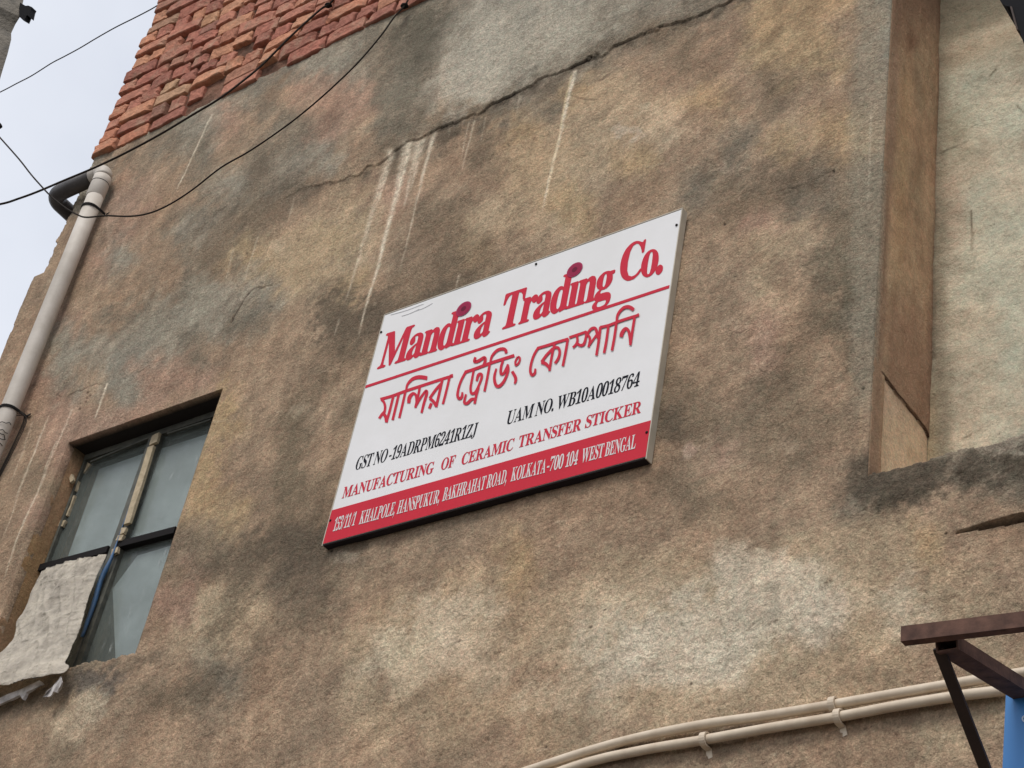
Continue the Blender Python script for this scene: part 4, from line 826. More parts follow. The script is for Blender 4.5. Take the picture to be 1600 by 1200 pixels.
GLYPH = {
 'A': '-4,0 -4,9 2,10 7,12 12,15 16,20 20,28 25,37 103,233 112,233 192,43 197,32 201,24 206,17 210,13 215,10 222,9 222,0 115,0 115,9 130,11 139,15 142,23 136,41 126,66 52,66 39,35 38,29 37,24 40,16 48,11 62,9 64,9 64,0|57,80 121,80 88,160',
 'B': '8,0 8,9 18,10 26,12 31,16 35,22 37,30 37,41 37,184 37,193 36,200 35,206 32,211 29,214 26,216 8,219 8,228 110,228 159,222 188,204 198,175 192,151 174,134 143,124 180,112 202,92 209,66 207,47 199,30 186,17 168,8 145,2 119,0|91,126 94,126 110,127 123,130 132,136 138,145 141,157 142,173 142,186 139,198 135,206 128,212 119,216 108,217 101,216 97,215 94,212 91,195|111,12 124,13 134,18 142,25 146,34 149,48 150,64 149,81 145,94 139,104 129,110 116,114 99,116 91,116 91,33 91,26 93,20 95,17 99,14 104,13',
 'C': '128,-5 107,-4 87,1 69,10 53,21 39,36 28,52 20,71 15,92 13,114 15,136 20,157 28,175 39,192 53,206 69,217 88,226 108,231 130,233 146,231 164,227 184,220 194,218 201,219 206,224 210,233 218,233 218,154 210,154 201,173 191,190 178,203 164,214 149,220 133,222 99,210 79,173 72,113 79,57 102,23 139,12 152,13 166,16 179,22 192,30 203,41 214,53 224,44 198,17 166,0',
 'D': '10,0 10,9 19,10 27,12 31,15 34,20 36,27 37,37 37,187 36,199 34,207 30,213 25,217 17,219 7,219 7,228 111,228 148,224 178,215 203,198 220,176 231,148 234,114 221,51 181,13 114,0|111,12 131,15 147,23 160,37 168,57 174,83 175,115 168,171 147,205 111,217 104,216 98,214 95,212 93,207 91,201 91,192 91,36 91,28 93,21 95,17 98,14 104,13',
 'E': '7,0 7,8 18,9 26,11 31,15 35,20 37,28 38,39 38,184 37,197 35,207 31,213 26,216 18,219 8,219 8,228 199,228 199,160 192,160 188,179 180,193 170,203 156,210 138,214 116,215 100,214 93,208 91,194 91,123 97,123 110,124 121,128 130,134 136,144 141,157 144,173 152,173 152,59 144,59 142,72 140,82 137,91 132,98 127,103 120,107 113,109 103,111 93,111 91,111 91,34 92,26 93,21 96,17 100,15 107,14 115,14 131,14 145,16 157,19 167,24 177,30 185,37 193,47 200,58 206,72 215,72 201,0',
 'F': '8,0 8,9 18,10 26,13 31,17 35,23 37,31 37,42 37,187 37,198 34,206 31,212 25,215 17,218 7,219 7,228 197,228 197,160 189,160 186,173 182,184 178,193 172,200 164,206 155,210 144,213 130,215 115,216 100,215 93,211 91,199 91,124 95,124 109,125 120,129 128,135 134,145 139,157 142,173 151,173 151,59 142,59 139,77 135,91 128,100 120,107 108,111 94,112 91,112 91,40 94,21 96,17 100,14 105,12 111,10 119,9 128,9 128,0',
 'G': '134,-5 111,-3 90,2 71,10 54,21 40,35 29,51 20,70 15,91 14,115 15,137 20,157 29,176 40,192 54,206 70,218 88,226 107,231 129,233 146,231 165,227 185,220 194,218 203,221 210,233 219,233 219,154 210,154 205,167 198,179 191,189 183,199 174,207 165,213 155,218 144,221 134,222 100,210 80,174 73,114 75,82 80,55 90,34 103,19 119,9 138,6 149,7 158,10 164,14 168,19 170,27 171,36 171,64 171,73 168,80 165,85 159,88 150,90 138,91 138,99 250,99 250,91 240,90 233,88 228,85 225,81 224,74 223,64 223,14 194,4 164,-3',
 'H': '8,0 8,9 18,10 26,12 31,16 35,21 37,30 37,40 37,189 37,199 35,207 31,212 26,216 18,218 8,219 8,228 121,228 121,219 102,216 93,208 91,189 91,125 171,125 171,189 169,208 160,216 141,219 141,228 254,228 254,219 243,218 235,215 230,212 227,207 225,199 225,189 225,40 225,30 227,22 231,16 236,12 243,10 254,9 254,0 141,0 141,9 151,10 159,12 165,15 168,21 170,29 171,40 171,110 91,110 91,40 92,30 94,21 97,16 102,12 110,10 121,9 121,0',
 'I': '7,0 7,9 17,10 25,13 31,16 34,21 37,28 38,38 38,193 37,203 35,209 32,214 26,217 18,218 7,219 7,228 122,228 122,219 112,218 103,217 98,214 94,209 92,203 91,193 91,39 94,22 103,13 123,9 123,0',
 'J': '54,-33 44,-32 34,-30 26,-27 18,-23 11,-17 6,-11 2,-4 -1,3 -2,11 -1,19 1,25 5,30 10,34 16,37 22,37 29,37 35,34 40,31 43,26 46,20 46,14 42,-1 38,-10 40,-16 45,-19 52,-20 60,-19 65,-17 69,-12 72,-6 73,1 74,11 74,183 71,204 69,209 66,212 61,215 55,217 48,218 40,219 40,228 157,228 157,219 138,215 135,213 132,210 130,205 128,183 128,44 119,2 95,-24',
 'K': '8,0 8,9 18,10 26,12 32,16 35,21 37,30 38,40 38,189 37,199 35,207 31,212 26,216 18,218 8,219 8,228 121,228 121,219 102,216 94,208 91,189 91,117 161,187 168,195 173,203 174,209 171,215 161,218 145,219 145,228 243,228 243,219 238,219 218,215 196,202 172,180 135,142 232,23 243,12 260,9 260,0 140,0 140,9 153,9 161,10 167,17 166,21 163,26 158,33 100,107 91,99 91,40 92,30 94,21 97,16 103,12 111,10 121,9 121,0',
 'L': '8,0 8,9 18,10 26,12 31,16 35,21 37,30 37,40 37,189 37,199 35,207 31,212 26,216 18,218 8,219 8,228 125,228 125,219 104,217 100,215 96,212 94,208 91,189 91,41 93,24 100,16 117,14 132,14 146,16 157,20 168,25 177,31 185,40 192,50 199,63 204,77 214,77 201,0',
 'M': '7,0 7,9 17,10 25,12 31,16 35,21 37,29 38,40 38,191 35,208 26,216 7,219 7,228 92,228 158,71 225,228 309,228 309,219 299,218 292,215 286,212 283,206 281,199 280,189 280,43 282,21 284,17 287,14 291,12 308,9 308,0 198,0 198,9 216,12 220,15 223,18 225,22 227,42 227,199 144,0 135,0 53,194 53,40 54,29 56,20 60,15 66,11 74,9 85,9 85,0',
 'N': '201,-5 53,175 53,39 54,29 56,21 59,15 65,12 73,10 83,9 83,0 9,0 9,9 27,12 36,21 38,39 38,194 18,217 9,219 9,228 78,228 195,84 195,189 193,207 184,216 166,219 166,228 240,228 240,219 229,218 222,216 217,212 213,207 212,199 211,188 211,-5',
 'O': '130,-5 114,-4 99,-1 84,4 71,11 58,19 47,29 37,40 29,53 22,67 18,82 15,97 14,114 15,130 18,146 22,161 29,175 37,187 47,199 59,209 71,217 85,224 100,229 116,232 133,233 149,232 164,229 179,224 192,217 204,209 216,199 225,188 234,175 240,162 245,147 248,131 249,114 248,97 245,82 240,67 234,53 225,40 215,29 204,19 191,11 177,4 163,-1 147,-4|132,6 164,18 183,54 190,114 188,146 183,173 174,194 162,209 147,219 130,222 98,210 79,174 73,114 74,81 80,55 89,34 101,18 115,9',
 'P': '8,0 8,9 18,10 26,12 31,16 35,21 37,30 37,40 37,189 37,199 35,207 31,212 26,216 18,218 8,219 8,228 107,228 133,227 153,224 168,220 178,214 187,207 195,199 200,189 203,178 204,166 202,148 195,133 183,120 167,110 146,105 121,103 91,103 91,40 92,30 94,21 97,16 102,12 110,10 121,9 121,0|91,115 101,115 116,116 127,120 136,126 142,136 145,148 146,165 145,180 142,193 138,203 130,210 121,214 108,216 95,212 91,199',
 'R': '8,0 8,9 18,10 26,12 31,16 35,21 37,30 37,40 37,189 37,199 35,207 31,212 26,216 18,218 8,219 8,228 108,228 139,226 164,221 184,213 197,201 206,186 209,167 203,143 186,124 157,112 216,25 226,13 239,9 240,0 169,0 101,106 91,106 91,40 92,30 94,21 97,16 102,12 110,10 121,9 121,0|91,117 102,117 118,118 130,122 140,129 146,139 150,152 152,168 147,194 134,210 112,216 104,215 99,214 95,211 93,207 91,201 91,193',
 'S': '21,-5 21,79 31,79 38,57 46,39 56,25 68,15 82,9 98,7 110,9 120,12 128,18 135,26 138,35 139,45 136,58 127,70 112,80 81,95 64,105 49,116 38,126 31,138 26,151 25,166 26,179 29,191 34,201 40,211 48,218 58,225 68,229 80,232 92,233 115,231 141,224 146,223 150,222 155,223 158,227 160,233 170,233 170,160 161,160 157,172 153,182 147,192 140,201 132,208 124,214 115,219 106,221 97,222 86,221 77,218 70,213 64,207 61,199 60,190 61,182 64,175 69,168 75,162 84,157 94,151 127,136 139,130 150,123 159,117 166,109 171,102 175,94 178,86 179,76 180,66 179,53 175,40 169,29 162,19 152,11 140,4 127,-1 112,-4 96,-5 79,-4 63,0 49,5 42,6 35,4 31,-5',
 'T': '46,0 46,9 57,9 65,12 71,15 75,21 77,29 78,40 78,217 75,217 58,215 44,210 33,202 24,190 18,176 14,159 5,159 5,228 205,228 205,158 197,158 187,191 166,210 134,217 132,217 132,40 132,29 135,21 138,15 144,12 153,9 164,9 164,0',
 'U': '124,-6 96,-4 74,3 57,14 46,30 39,52 37,78 37,189 36,199 34,207 30,212 25,216 17,218 7,219 7,228 120,228 120,219 101,216 93,208 90,189 90,70 92,52 95,37 102,26 111,18 122,13 137,11 170,19 190,42 196,80 196,189 195,199 193,206 190,212 184,215 176,218 164,219 164,228 237,228 237,219 228,217 221,215 216,211 214,205 212,198 211,189 211,91 209,59 202,34 190,16 173,4 151,-4',
 'W': '85,-5 16,196 8,214 4,217 -1,218 -8,219 -8,228 90,228 90,219 75,216 70,205 74,186 111,77 150,176 143,199 140,206 137,211 134,215 129,217 123,218 115,219 115,228 220,228 220,219 207,218 199,213 196,206 199,193 237,83 270,185 274,203 274,208 272,212 269,215 252,219 252,228 312,228 312,219 306,218 301,215 297,211 287,190 223,-5 214,-5 158,154 95,-5',
 'Z': '10,0 10,5 138,215 107,215 93,214 81,213 71,210 62,206 54,200 47,193 41,184 36,172 31,158 22,158 29,228 203,228 203,222 77,14 120,14 141,16 160,22 175,31 187,43 196,61 203,82 212,82 203,0',
 'a': '127,-5 113,-3 104,5 100,17 84,5 67,-2 48,-4 37,-3 28,0 20,6 15,13 11,22 10,32 12,45 20,58 32,68 49,77 71,86 99,95 99,121 99,129 97,136 93,141 89,145 82,147 74,148 62,147 54,143 52,137 57,128 61,116 61,110 59,105 55,101 50,98 45,96 39,95 32,96 27,98 22,102 19,106 17,112 16,118 17,126 20,133 25,139 31,145 38,150 47,154 57,157 69,159 81,159 103,158 119,153 132,146 140,136 145,122 146,105 146,31 147,20 152,17 160,21 165,14 153,3 141,-3|76,17 87,20 99,32 99,85 77,76 64,61 59,42 61,28 66,20',
 'n': '9,0 9,8 15,9 19,10 22,13 25,16 26,21 26,28 26,127 23,142 20,145 15,146 9,147 9,155 74,155 74,134 87,148 103,156 122,159 146,153 160,135 165,106 165,28 169,13 172,10 176,9 182,8 182,0 101,0 101,8 103,8 111,10 116,17 118,28 118,108 117,117 116,124 115,129 112,133 107,135 101,136 91,134 82,128 74,118 74,28 77,13 80,10 84,9 90,8 90,0',
 'd': '70,-5 59,-4 48,0 39,5 30,13 23,22 17,33 13,46 11,59 10,74 11,90 13,105 18,119 24,131 32,141 41,149 51,154 61,158 73,159 88,157 100,151 111,140 111,200 111,207 109,212 106,215 102,217 96,219 88,220 88,228 160,228 160,38 162,20 165,17 170,15 177,14 177,5 157,4 136,1 111,-5 111,19 101,6 87,-2|86,14 91,15 96,17 101,21 105,25 109,31 111,38 111,121 110,126 107,131 103,135 98,138 93,140 87,140 78,139 70,133 65,125 62,113 59,96 59,77 59,57 61,41 65,29 70,21 77,16',
 'i': '50,181 44,182 38,184 32,188 28,193 26,199 25,206 26,213 28,219 32,224 38,228 44,231 50,232 57,231 63,228 68,224 72,219 75,213 76,206 75,199 72,193 68,188 63,184 57,182|9,0 9,8 15,9 20,10 23,13 25,16 26,21 26,28 26,126 23,142 21,145 16,146 10,147 10,155 74,155 74,28 77,13 80,11 84,9 90,8 90,0',
 'r': '9,0 9,8 15,9 20,10 23,13 25,16 26,21 26,28 26,126 26,133 25,139 23,143 20,145 16,146 10,147 10,155 73,155 73,126 79,136 86,144 94,151 101,155 109,158 117,159 125,158 132,156 138,152 142,147 144,140 145,133 144,127 142,122 139,117 135,114 130,112 124,111 111,115 103,125 94,130 90,129 85,126 81,121 77,114 75,106 75,96 75,28 75,21 77,16 79,13 84,10 90,9 99,8 99,0',
 'g': '73,-70 53,-69 37,-66 24,-61 15,-54 9,-46 7,-37 10,-27 19,-19 34,-13 22,-5 14,4 12,15 13,23 16,30 21,37 29,43 39,49 51,55 29,67 16,84 11,106 12,116 15,125 20,134 26,141 34,147 44,152 54,156 66,158 79,159 92,158 104,156 117,152 158,152 158,134 134,134 141,124 144,113 146,102 145,92 142,84 138,76 132,69 125,63 117,58 107,54 97,52 86,51 78,52 71,52 65,52 60,50 56,47 53,44 51,40 50,36 53,29 59,26 71,25 88,25 104,24 118,23 129,20 139,17 146,12 151,6 155,-1 157,-9 158,-18 155,-33 148,-46 136,-56 120,-64 98,-69|79,62 86,63 91,67 95,73 98,81 99,92 100,105 99,119 98,130 95,138 91,144 86,147 79,148 72,147 66,144 62,138 59,130 58,119 57,105 58,92 59,81 62,73 66,67 72,63|80,-58 109,-55 126,-47 132,-33 131,-28 128,-24 125,-21 119,-19 112,-18 102,-17 48,-17 42,-23 38,-29 37,-36 38,-42 41,-47 47,-52 56,-55 67,-57',
 'o': '84,-5 70,-4 57,0 45,6 35,14 26,24 19,35 14,48 10,62 9,77 10,92 14,106 19,119 26,131 35,141 45,149 57,154 70,158 84,159 98,158 111,155 123,149 133,141 142,131 149,120 154,107 157,93 158,77 157,61 154,47 149,34 142,23 133,13 123,5 111,0 98,-4|84,6 93,7 99,12 104,19 109,41 110,77 109,103 107,123 104,135 99,143 92,148 84,149 76,148 69,143 64,135 61,122 59,103 58,77 60,41 64,19 69,12 76,7',
 '0': '94,-3 75,-2 59,4 45,12 34,24 26,38 19,55 15,75 12,97 11,121 12,144 15,166 19,185 26,202 34,217 45,228 59,236 75,241 94,243 113,241 128,236 142,228 152,217 161,202 168,185 173,166 175,144 176,120 175,96 173,75 168,55 161,38 152,24 141,12 128,4 112,-2|94,18 105,21 113,30 119,45 122,66 124,91 124,120 124,150 122,175 119,195 113,209 105,218 94,221 83,218 75,209 70,195 66,175 64,150 63,120 64,91 66,66 70,45 75,30 83,21',
 '1': '33,0 33,18 60,18 65,18 70,20 73,22 75,26 76,32 77,40 77,208 54,183 47,177 40,174 34,173 28,174 24,176 20,180 17,185 15,191 14,198 37,206 46,210 55,216 66,224 89,241 127,241 127,40 130,24 133,20 138,18 144,18 171,18 171,0',
 '2': '12,0 12,35 61,85 74,99 85,111 93,123 100,133 105,143 109,153 111,164 113,174 113,186 112,197 110,207 106,214 101,219 94,222 87,223 77,221 69,216 63,208 59,197 57,182 56,165 44,165 34,168 25,172 18,178 14,187 13,198 14,206 17,213 21,220 28,227 36,232 46,237 58,240 72,242 87,243 110,241 129,236 144,228 155,217 162,203 164,187 163,180 162,172 160,165 156,157 152,149 146,140 138,131 130,121 119,110 77,69 44,37 122,37 128,38 134,40 140,43 144,48 147,53 150,60 152,71 172,71 171,0',
 '3': '82,-3 66,-3 52,-1 40,2 31,7 23,12 17,17 13,24 10,30 9,37 10,45 13,51 18,56 24,60 31,62 38,63 39,50 43,39 49,31 58,25 68,21 79,20 86,21 93,22 100,25 106,28 111,33 115,40 118,48 120,58 121,70 119,82 115,92 107,101 97,108 84,112 69,113 48,113 48,134 70,134 83,136 94,140 102,148 108,158 111,170 112,184 112,195 109,204 105,212 100,218 93,221 85,223 77,222 71,219 66,215 63,210 60,203 58,196 56,171 43,171 32,174 24,178 17,184 13,191 12,200 14,212 20,222 31,231 45,238 64,242 86,243 109,242 127,237 143,229 155,218 162,205 164,188 162,174 157,162 149,151 138,141 126,134 112,128 121,126 131,123 140,119 148,114 156,108 163,101 168,92 171,81 172,69 171,56 169,45 165,35 159,26 152,19 144,12 135,7 126,3 115,0 104,-2 93,-3',
 '4': '60,0 60,18 70,18 77,18 84,20 89,22 94,26 96,33 97,42 97,62 4,62 4,83 100,240 146,240 146,85 181,85 181,62 146,62 146,42 147,33 150,26 154,22 160,20 167,18 174,18 178,18 178,0|28,85 97,85 97,143 98,175 100,208 95,197 87,183 79,169 73,160',
 '5': '82,-3 67,-3 53,-1 42,3 33,7 26,12 20,18 16,24 14,30 13,37 14,44 17,50 21,55 26,58 33,60 40,60 44,42 47,36 51,31 55,26 61,23 69,21 77,20 84,21 91,22 98,25 104,29 109,35 113,42 116,50 118,61 119,74 117,89 113,102 107,111 98,118 86,122 73,124 52,122 36,118 20,124 31,240 158,240 160,179 140,179 138,190 133,199 122,203 52,203 47,141 63,144 84,146 108,144 129,138 146,128 159,114 167,96 170,74 169,60 166,48 162,37 156,28 149,20 141,14 132,8 123,4 113,1 103,-2 92,-3',
 '6': '98,-3 82,-2 68,2 55,9 43,19 33,31 26,47 20,65 16,86 15,111 16,129 18,146 21,163 26,178 31,192 39,205 47,216 57,225 69,233 81,239 95,242 111,243 124,243 136,241 146,238 153,234 160,230 164,224 168,219 170,213 170,206 169,200 166,193 161,188 154,183 143,181 130,180 128,200 122,217 118,220 113,223 108,223 95,221 85,213 76,200 69,183 65,161 62,135 80,143 89,145 98,147 109,147 128,145 144,139 158,129 168,115 174,98 176,78 174,55 167,36 156,19 141,7 122,-1|99,19 107,20 114,25 120,32 124,43 126,57 127,74 126,91 124,104 119,114 113,121 105,125 96,127 90,126 84,124 77,121 62,110 64,81 67,58 73,40 81,28 90,21',
 '7': '55,0 145,203 56,203 46,201 40,196 37,186 35,169 15,169 16,240 177,240 177,223 84,0',
 '8': '92,-3 74,-2 59,1 46,5 35,12 26,20 19,29 14,39 11,50 10,61 12,75 16,87 24,97 34,105 46,114 59,121 47,129 37,138 29,148 23,158 19,170 18,182 19,192 21,202 25,212 31,220 39,228 50,234 62,239 78,242 96,243 117,241 135,236 149,226 159,214 165,200 167,184 166,172 162,161 155,152 146,145 135,137 122,130 140,120 154,110 165,100 172,89 176,77 178,63 175,44 168,28 155,14 138,4 117,-1|101,141 109,146 115,152 119,158 122,166 124,175 125,185 121,203 119,209 115,214 111,218 106,221 100,223 94,224 85,222 78,219 73,213 68,205 66,196 65,186 66,175 69,166 75,159 82,153 91,147|93,16 104,17 113,21 121,28 126,36 130,46 131,58 130,68 126,77 119,85 110,92 98,100 82,108 75,102 68,96 63,89 59,81 56,71 55,60 57,48 60,37 66,28 74,21 83,17',
 '9': '76,-3 64,-3 53,-1 44,2 37,6 31,11 27,16 24,22 22,28 21,35 25,47 38,54 41,44 46,36 52,28 59,22 68,19 78,18 103,29 118,61 125,115 120,109 113,104 106,99 98,95 88,93 78,92 59,94 44,100 30,110 20,124 14,141 12,162 13,177 16,191 21,204 28,216 37,225 48,233 60,239 73,242 89,243 104,242 119,238 132,231 144,222 154,210 162,195 168,177 171,155 173,130 172,112 170,95 167,78 163,63 157,49 150,36 142,24 132,15 120,7 107,1 93,-2|92,117 99,117 106,119 112,123 117,127 122,133 125,139 124,165 121,186 116,201 109,212 100,218 91,221 82,219 74,214 68,206 64,195 61,181 60,164 64,138 74,122',
}
def gdec(s): return [[tuple(map(int, p.split(','))) for p in sp.split(' ')] for sp in s.split('|')]
GL = {k: gdec(v) for k, v in GLYPH.items()}
GL.pop('dotless', None)
def rect_(x0, y0, x1, y1): return [(x0, y0), (x0, y1), (x1, y1), (x1, y0)]
GL['-'] = [rect_(10, 66, 100, 92)]; GL['/'] = [[(0, -10), (22, -10), (118, 240), (96, 240)]]
dot = [(30+28*math.cos(a*math.pi/6), 24+28*math.sin(a*math.pi/6)) for a in range(12)]
GL['.'] = [dot]; GL[','] = [[(8, 40), (20, 55), (40, 55), (54, 38), (54, 12), (40, -28), (18, -52), (12, -44), (30, -20), (32, -2), (16, 2), (6, 20)]]
GL['i_'] = [max(GL['i'], key=len)] if False else [s for s in GL['i'] if min(p[1] for p in s) < 100]
def layout(text, track=14, space=70):
    """-> list of (outline, ) in font units, total width"""
    x = 0; o = []; first = None
    for ch in text:
        if ch == ' ': x += space; continue
        g_ = GL['i_' if ch == 'i' else ch]; mn_, mx_ = min(p[0] for s in g_ for p in s), max(p[0] for s in g_ for p in s)
        for s in g_: o.append([(p[0]-mn_+x, p[1]) for p in s])
        x += mx_-mn_+track
    return o, x-track
def fill(outlines, mapf, lift):
    """fill 2D outlines (even-odd) into a flat mesh mapped on the sign"""
    cu = bpy.data.curves.new('tmp', 'CURVE'); cu.dimensions = '2D'; cu.fill_mode = 'BOTH'
    for s in outlines:
        sp = cu.splines.new('POLY'); sp.points.add(len(s)-1)
        for i, p in enumerate(s): sp.points[i].co = (p[0], p[1], 0, 1)
        sp.use_cyclic_u = True
    o = bpy.data.objects.new('tmp', cu); C.objects.link(o)
    dg = bpy.context.evaluated_depsgraph_get(); me = bpy.data.meshes.new_from_object(o.evaluated_get(dg))
    bpy.data.objects.remove(o); bpy.data.curves.remove(cu)
    for v in me.vertices: x, z = mapf(v.co.x, v.co.y); v.co = on_face(x, z, lift)
    return me
def join_meshes(ms, name):
    bm = bmesh.new()
    for m_ in ms: bm.from_mesh(m_); bpy.data.meshes.remove(m_)
    return bm
def words(spec, capz, mat_, name, label, lift=.0008, bold=0, track=14, sh=0.0):
    """spec: (text, start px, end px) baseline points; capz = capital height in metres"""
    for txt, a, b in spec:
        ms = []; o, wd = layout(txt, track); (ax0, az0), (ax1, az1) = SP(*a), SP(*b)
        sx = (ax1-ax0)/wd; sz = capz/228.0
        for q_, (ox, oy) in enumerate([(0, 0)]+([(-bold, 0), (bold, 0), (0, bold*.5), (0, -bold*.5)] if bold else [])):
            ms.append(fill(o, lambda x, y: (ax0+(x+ox)*sx+y*sz*sh, az0+(az1-az0)*x/wd+(y+oy)*sz), lift+.00006*q_))
        bm = join_meshes(ms, name)
        for f_ in bm.faces:
            if f_.normal.y > 0: f_.normal_flip()
        me = bpy.data.meshes.new(name); bm.to_mesh(me); bm.free()
        obj(name, me, mat_, sgn, label=label)
def capm(top, base): return SP(*top)[1]-SP(*base)[1]
h1 = capm((604, 522), (591, 576)); print('cap heights', h1, capm((559, 715), (555, 734)), capm((999, 584), (996, 604)), capm((539, 761), (534, 779)), capm((803, 733), (799, 753)))
words([('Mandira', (590, 576.5), (764, 522.5)), ('Trading', (779, 516.5), (954, 461)), ('Co.', (966, 440), (1034, 427))], h1, M_red, 'name_lettering', 'large red Latin lettering of the name on the top line', track=-1, bold=7)
words([('GST NO -19ADRPM6241R1ZJ', (554, 735), (743, 681)), ('UAM NO. WB10A0018764', (790, 664), (998, 603))], .052, M_ink, 'number_lettering', 'black registration numbers on the middle line', track=4, sh=.04)
words([('MANUFACTURING', (534, 779), (676, 739)), ('OF', (688, 735), (709, 729)), ('CERAMIC', (720, 727), (801, 703)), ('TRANSFER', (809, 700), (907, 672)), ('STICKER', (914, 669), (1001, 645))], .044, M_red, 'trade_lettering', 'red capitals of the trade line', track=8, bold=2.5)
words([('153/11/1', (520, 831), (554, 821)), ('KHALPOLE,', (561, 820), (616, 805)), ('HANSPUKUR,', (620, 804), (686, 786)), ('BAKHRAHAT', (691, 784), (757, 765)), ('ROAD,', (760, 764), (791, 755)),
       ('KOLKATA', (798, 753), (852, 739)), ('-700', (854, 738), (879, 732)), ('104', (883, 731), (902, 726)), ('WEST', (908, 724), (942, 715)), ('BENGAL', (945, 714), (993, 701))], .050, M_letterwhite, 'address_lettering', 'white address capitals on the red band', lift=.0020, track=7, bold=2)
# round dots over the two i's: plum disc, ring and dark centre
for (px, py, r) in ((725, 483, .0315), (898.5, 422, .0305)):
    x, z = SP(px, py)
    for rr, m_, lf in ((r, M_plum, .0024), (r*.8, M_plum2, .0028), (r*.34, M_plumdk, .0032)):
        bm = bmesh.new(); n = 28; bm.faces.new([bm.verts.new(on_face(x+rr*math.cos(-2*math.pi*k/n)*(1 if rr > .0 else 1.0), z+rr*.98*math.sin(-2*math.pi*k/n), lf)) for k in range(n)])
        obj('i_dot', bm, m_, sgn)
# Bengali line: strokes traced on the face
ZA = lambda s, ox, oy: (lambda p: (p[0]/s+ox, p[1]/s+oy))
za, zb_, zc_, zd_ = ZA(9.233, 580, 550), ZA(9.233, 700, 520), ZA(10, 810, 480), ZA(10, 890, 465)
def W_(*a): return a
BN = [
 (za, 9.233, [([(135, 685), (310, 635), (500, 565), (820, 460), (1040, 388), (1180, 347)], 46), ([(150, 690), (188, 730), (204, 800), (190, 890)], 40), ([(195, 865), (160, 900), (118, 962)], 42), ([(180, 890), (212, 940), (225, 1015)], 50),
   ([(322, 640), (275, 830), (220, 1020)], 40), ([(403, 605), (357, 800), (312, 985)], 40), ([(500, 560), (455, 760), (408, 955)], 38), ([(508, 550), (528, 470), (602, 392), (700, 365), (812, 380)], (30, 38, 52, 62, 62)),
   ([(705, 505), (688, 600), (662, 710), (640, 808)], 38), ([(545, 742), (556, 660), (606, 602), (650, 630), (664, 720)], (50, 60, 46, 42, 50)), ([(650, 775), (705, 680), (790, 565), (805, 600), (762, 750), (730, 882)], (40, 40, 36, 44, 42, 36)),
   ([(1028, 410), (985, 600), (940, 798)], 42), ([(1008, 462), (925, 560), (848, 672)], 42), ([(850, 672), (905, 722), (948, 790)], 48), ([(872, 742), (842, 818)], 44), ([(1132, 375), (1088, 565), (1038, 755)], 38), ([(1140, 345), (1184, 332)], 30)]),
 (zb_, 9.233, [([(250, 572), (400, 522), (600, 447), (780, 388), (962, 330)], 48), ([(262, 565), (195, 690), (155, 810), (143, 910), (168, 955), (205, 925), (212, 860)], (40, 38, 38, 44, 46, 44, 30)),
   ([(375, 545), (348, 690), (330, 800), (345, 878), (398, 862), (450, 760), (492, 640), (478, 598), (440, 618), (418, 700)], (34, 36, 38, 44, 42, 36, 40, 44, 46, 34)), ([(400, 355), (388, 418), (440, 412), (530, 362), (540, 412), (520, 470)], (36, 50, 50, 50, 46, 46)),
   ([(445, 790), (412, 910), (388, 1028)], 40), ([(265, 890), (240, 1005), (282, 1022), (342, 965), (392, 958)], (30, 44, 48, 46, 40)), ([(608, 450), (572, 650), (530, 850)], 38), ([(615, 440), (640, 340), (718, 256), (800, 236), (838, 260), (842, 302)], (34, 38, 46, 50, 50, 40)),
   ([(800, 405), (772, 490), (768, 592), (806, 592), (852, 510), (872, 458)], (36, 40, 44, 42, 40, 34)), ([(702, 520), (674, 640), (690, 745), (735, 778), (805, 715), (858, 600), (876, 520), (866, 470)], (28, 42, 50, 52, 46, 42, 40, 34)),
   ([(1012, 350), (978, 420), (986, 476), (1030, 430), (1042, 368), (1012, 350)], 32), ([(930, 560), (975, 640), (982, 690), (966, 742)], (46, 50, 46, 30))]),
 (zc_, 10, [([(300, 648), (450, 605), (620, 550), (790, 500)], 48), ([(800, 480), (920, 440), (1070, 388)], 44), ([(312, 645), (250, 750), (207, 880), (192, 1000), (218, 1066), (262, 1035), (272, 965)], (40, 42, 42, 46, 50, 46, 32)),
   ([(572, 575), (530, 760), (490, 1002)], 42), ([(545, 650), (445, 755), (368, 862)], 46), ([(362, 868), (430, 888), (492, 955)], (56, 60, 46)), ([(560, 640), (625, 640), (652, 705), (632, 800), (578, 885)], (40, 48, 46, 46, 46)), ([(780, 500), (745, 700), (700, 928)], 44),
   ([(920, 450), (930, 530), (905, 590), (858, 638)], 42), ([(920, 565), (965, 600), (1020, 592), (1052, 520), (1072, 400)], (44, 50, 50, 44, 42))]),
 (zd_, 10, [([(255, 535), (325, 648), (302, 782)], (40, 44, 40)), ([(290, 560), (340, 500), (400, 482), (432, 540), (450, 645)], (40, 46, 50, 52, 46)), ([(302, 765), (368, 672), (425, 590)], 34), ([(488, 465), (462, 680), (425, 912)], 44), ([(485, 470), (620, 440), (760, 385), (900, 338), (1092, 278)], 46),
   ([(612, 460), (582, 680), (545, 875)], 44), ([(740, 385), (708, 620), (668, 836)], 44), ([(745, 390), (752, 300), (790, 225), (862, 162), (940, 155), (1010, 198)], (40, 42, 46, 52, 62, 60)), ([(1022, 320), (990, 520), (955, 752)], 44),
   ([(812, 625), (828, 560), (882, 492), (930, 530), (948, 620), (958, 740)], (60, 66, 54, 50, 46, 42)), ([(1060, 285), (1092, 262)], 34)])]
lift = .0012
bm = bmesh.new()
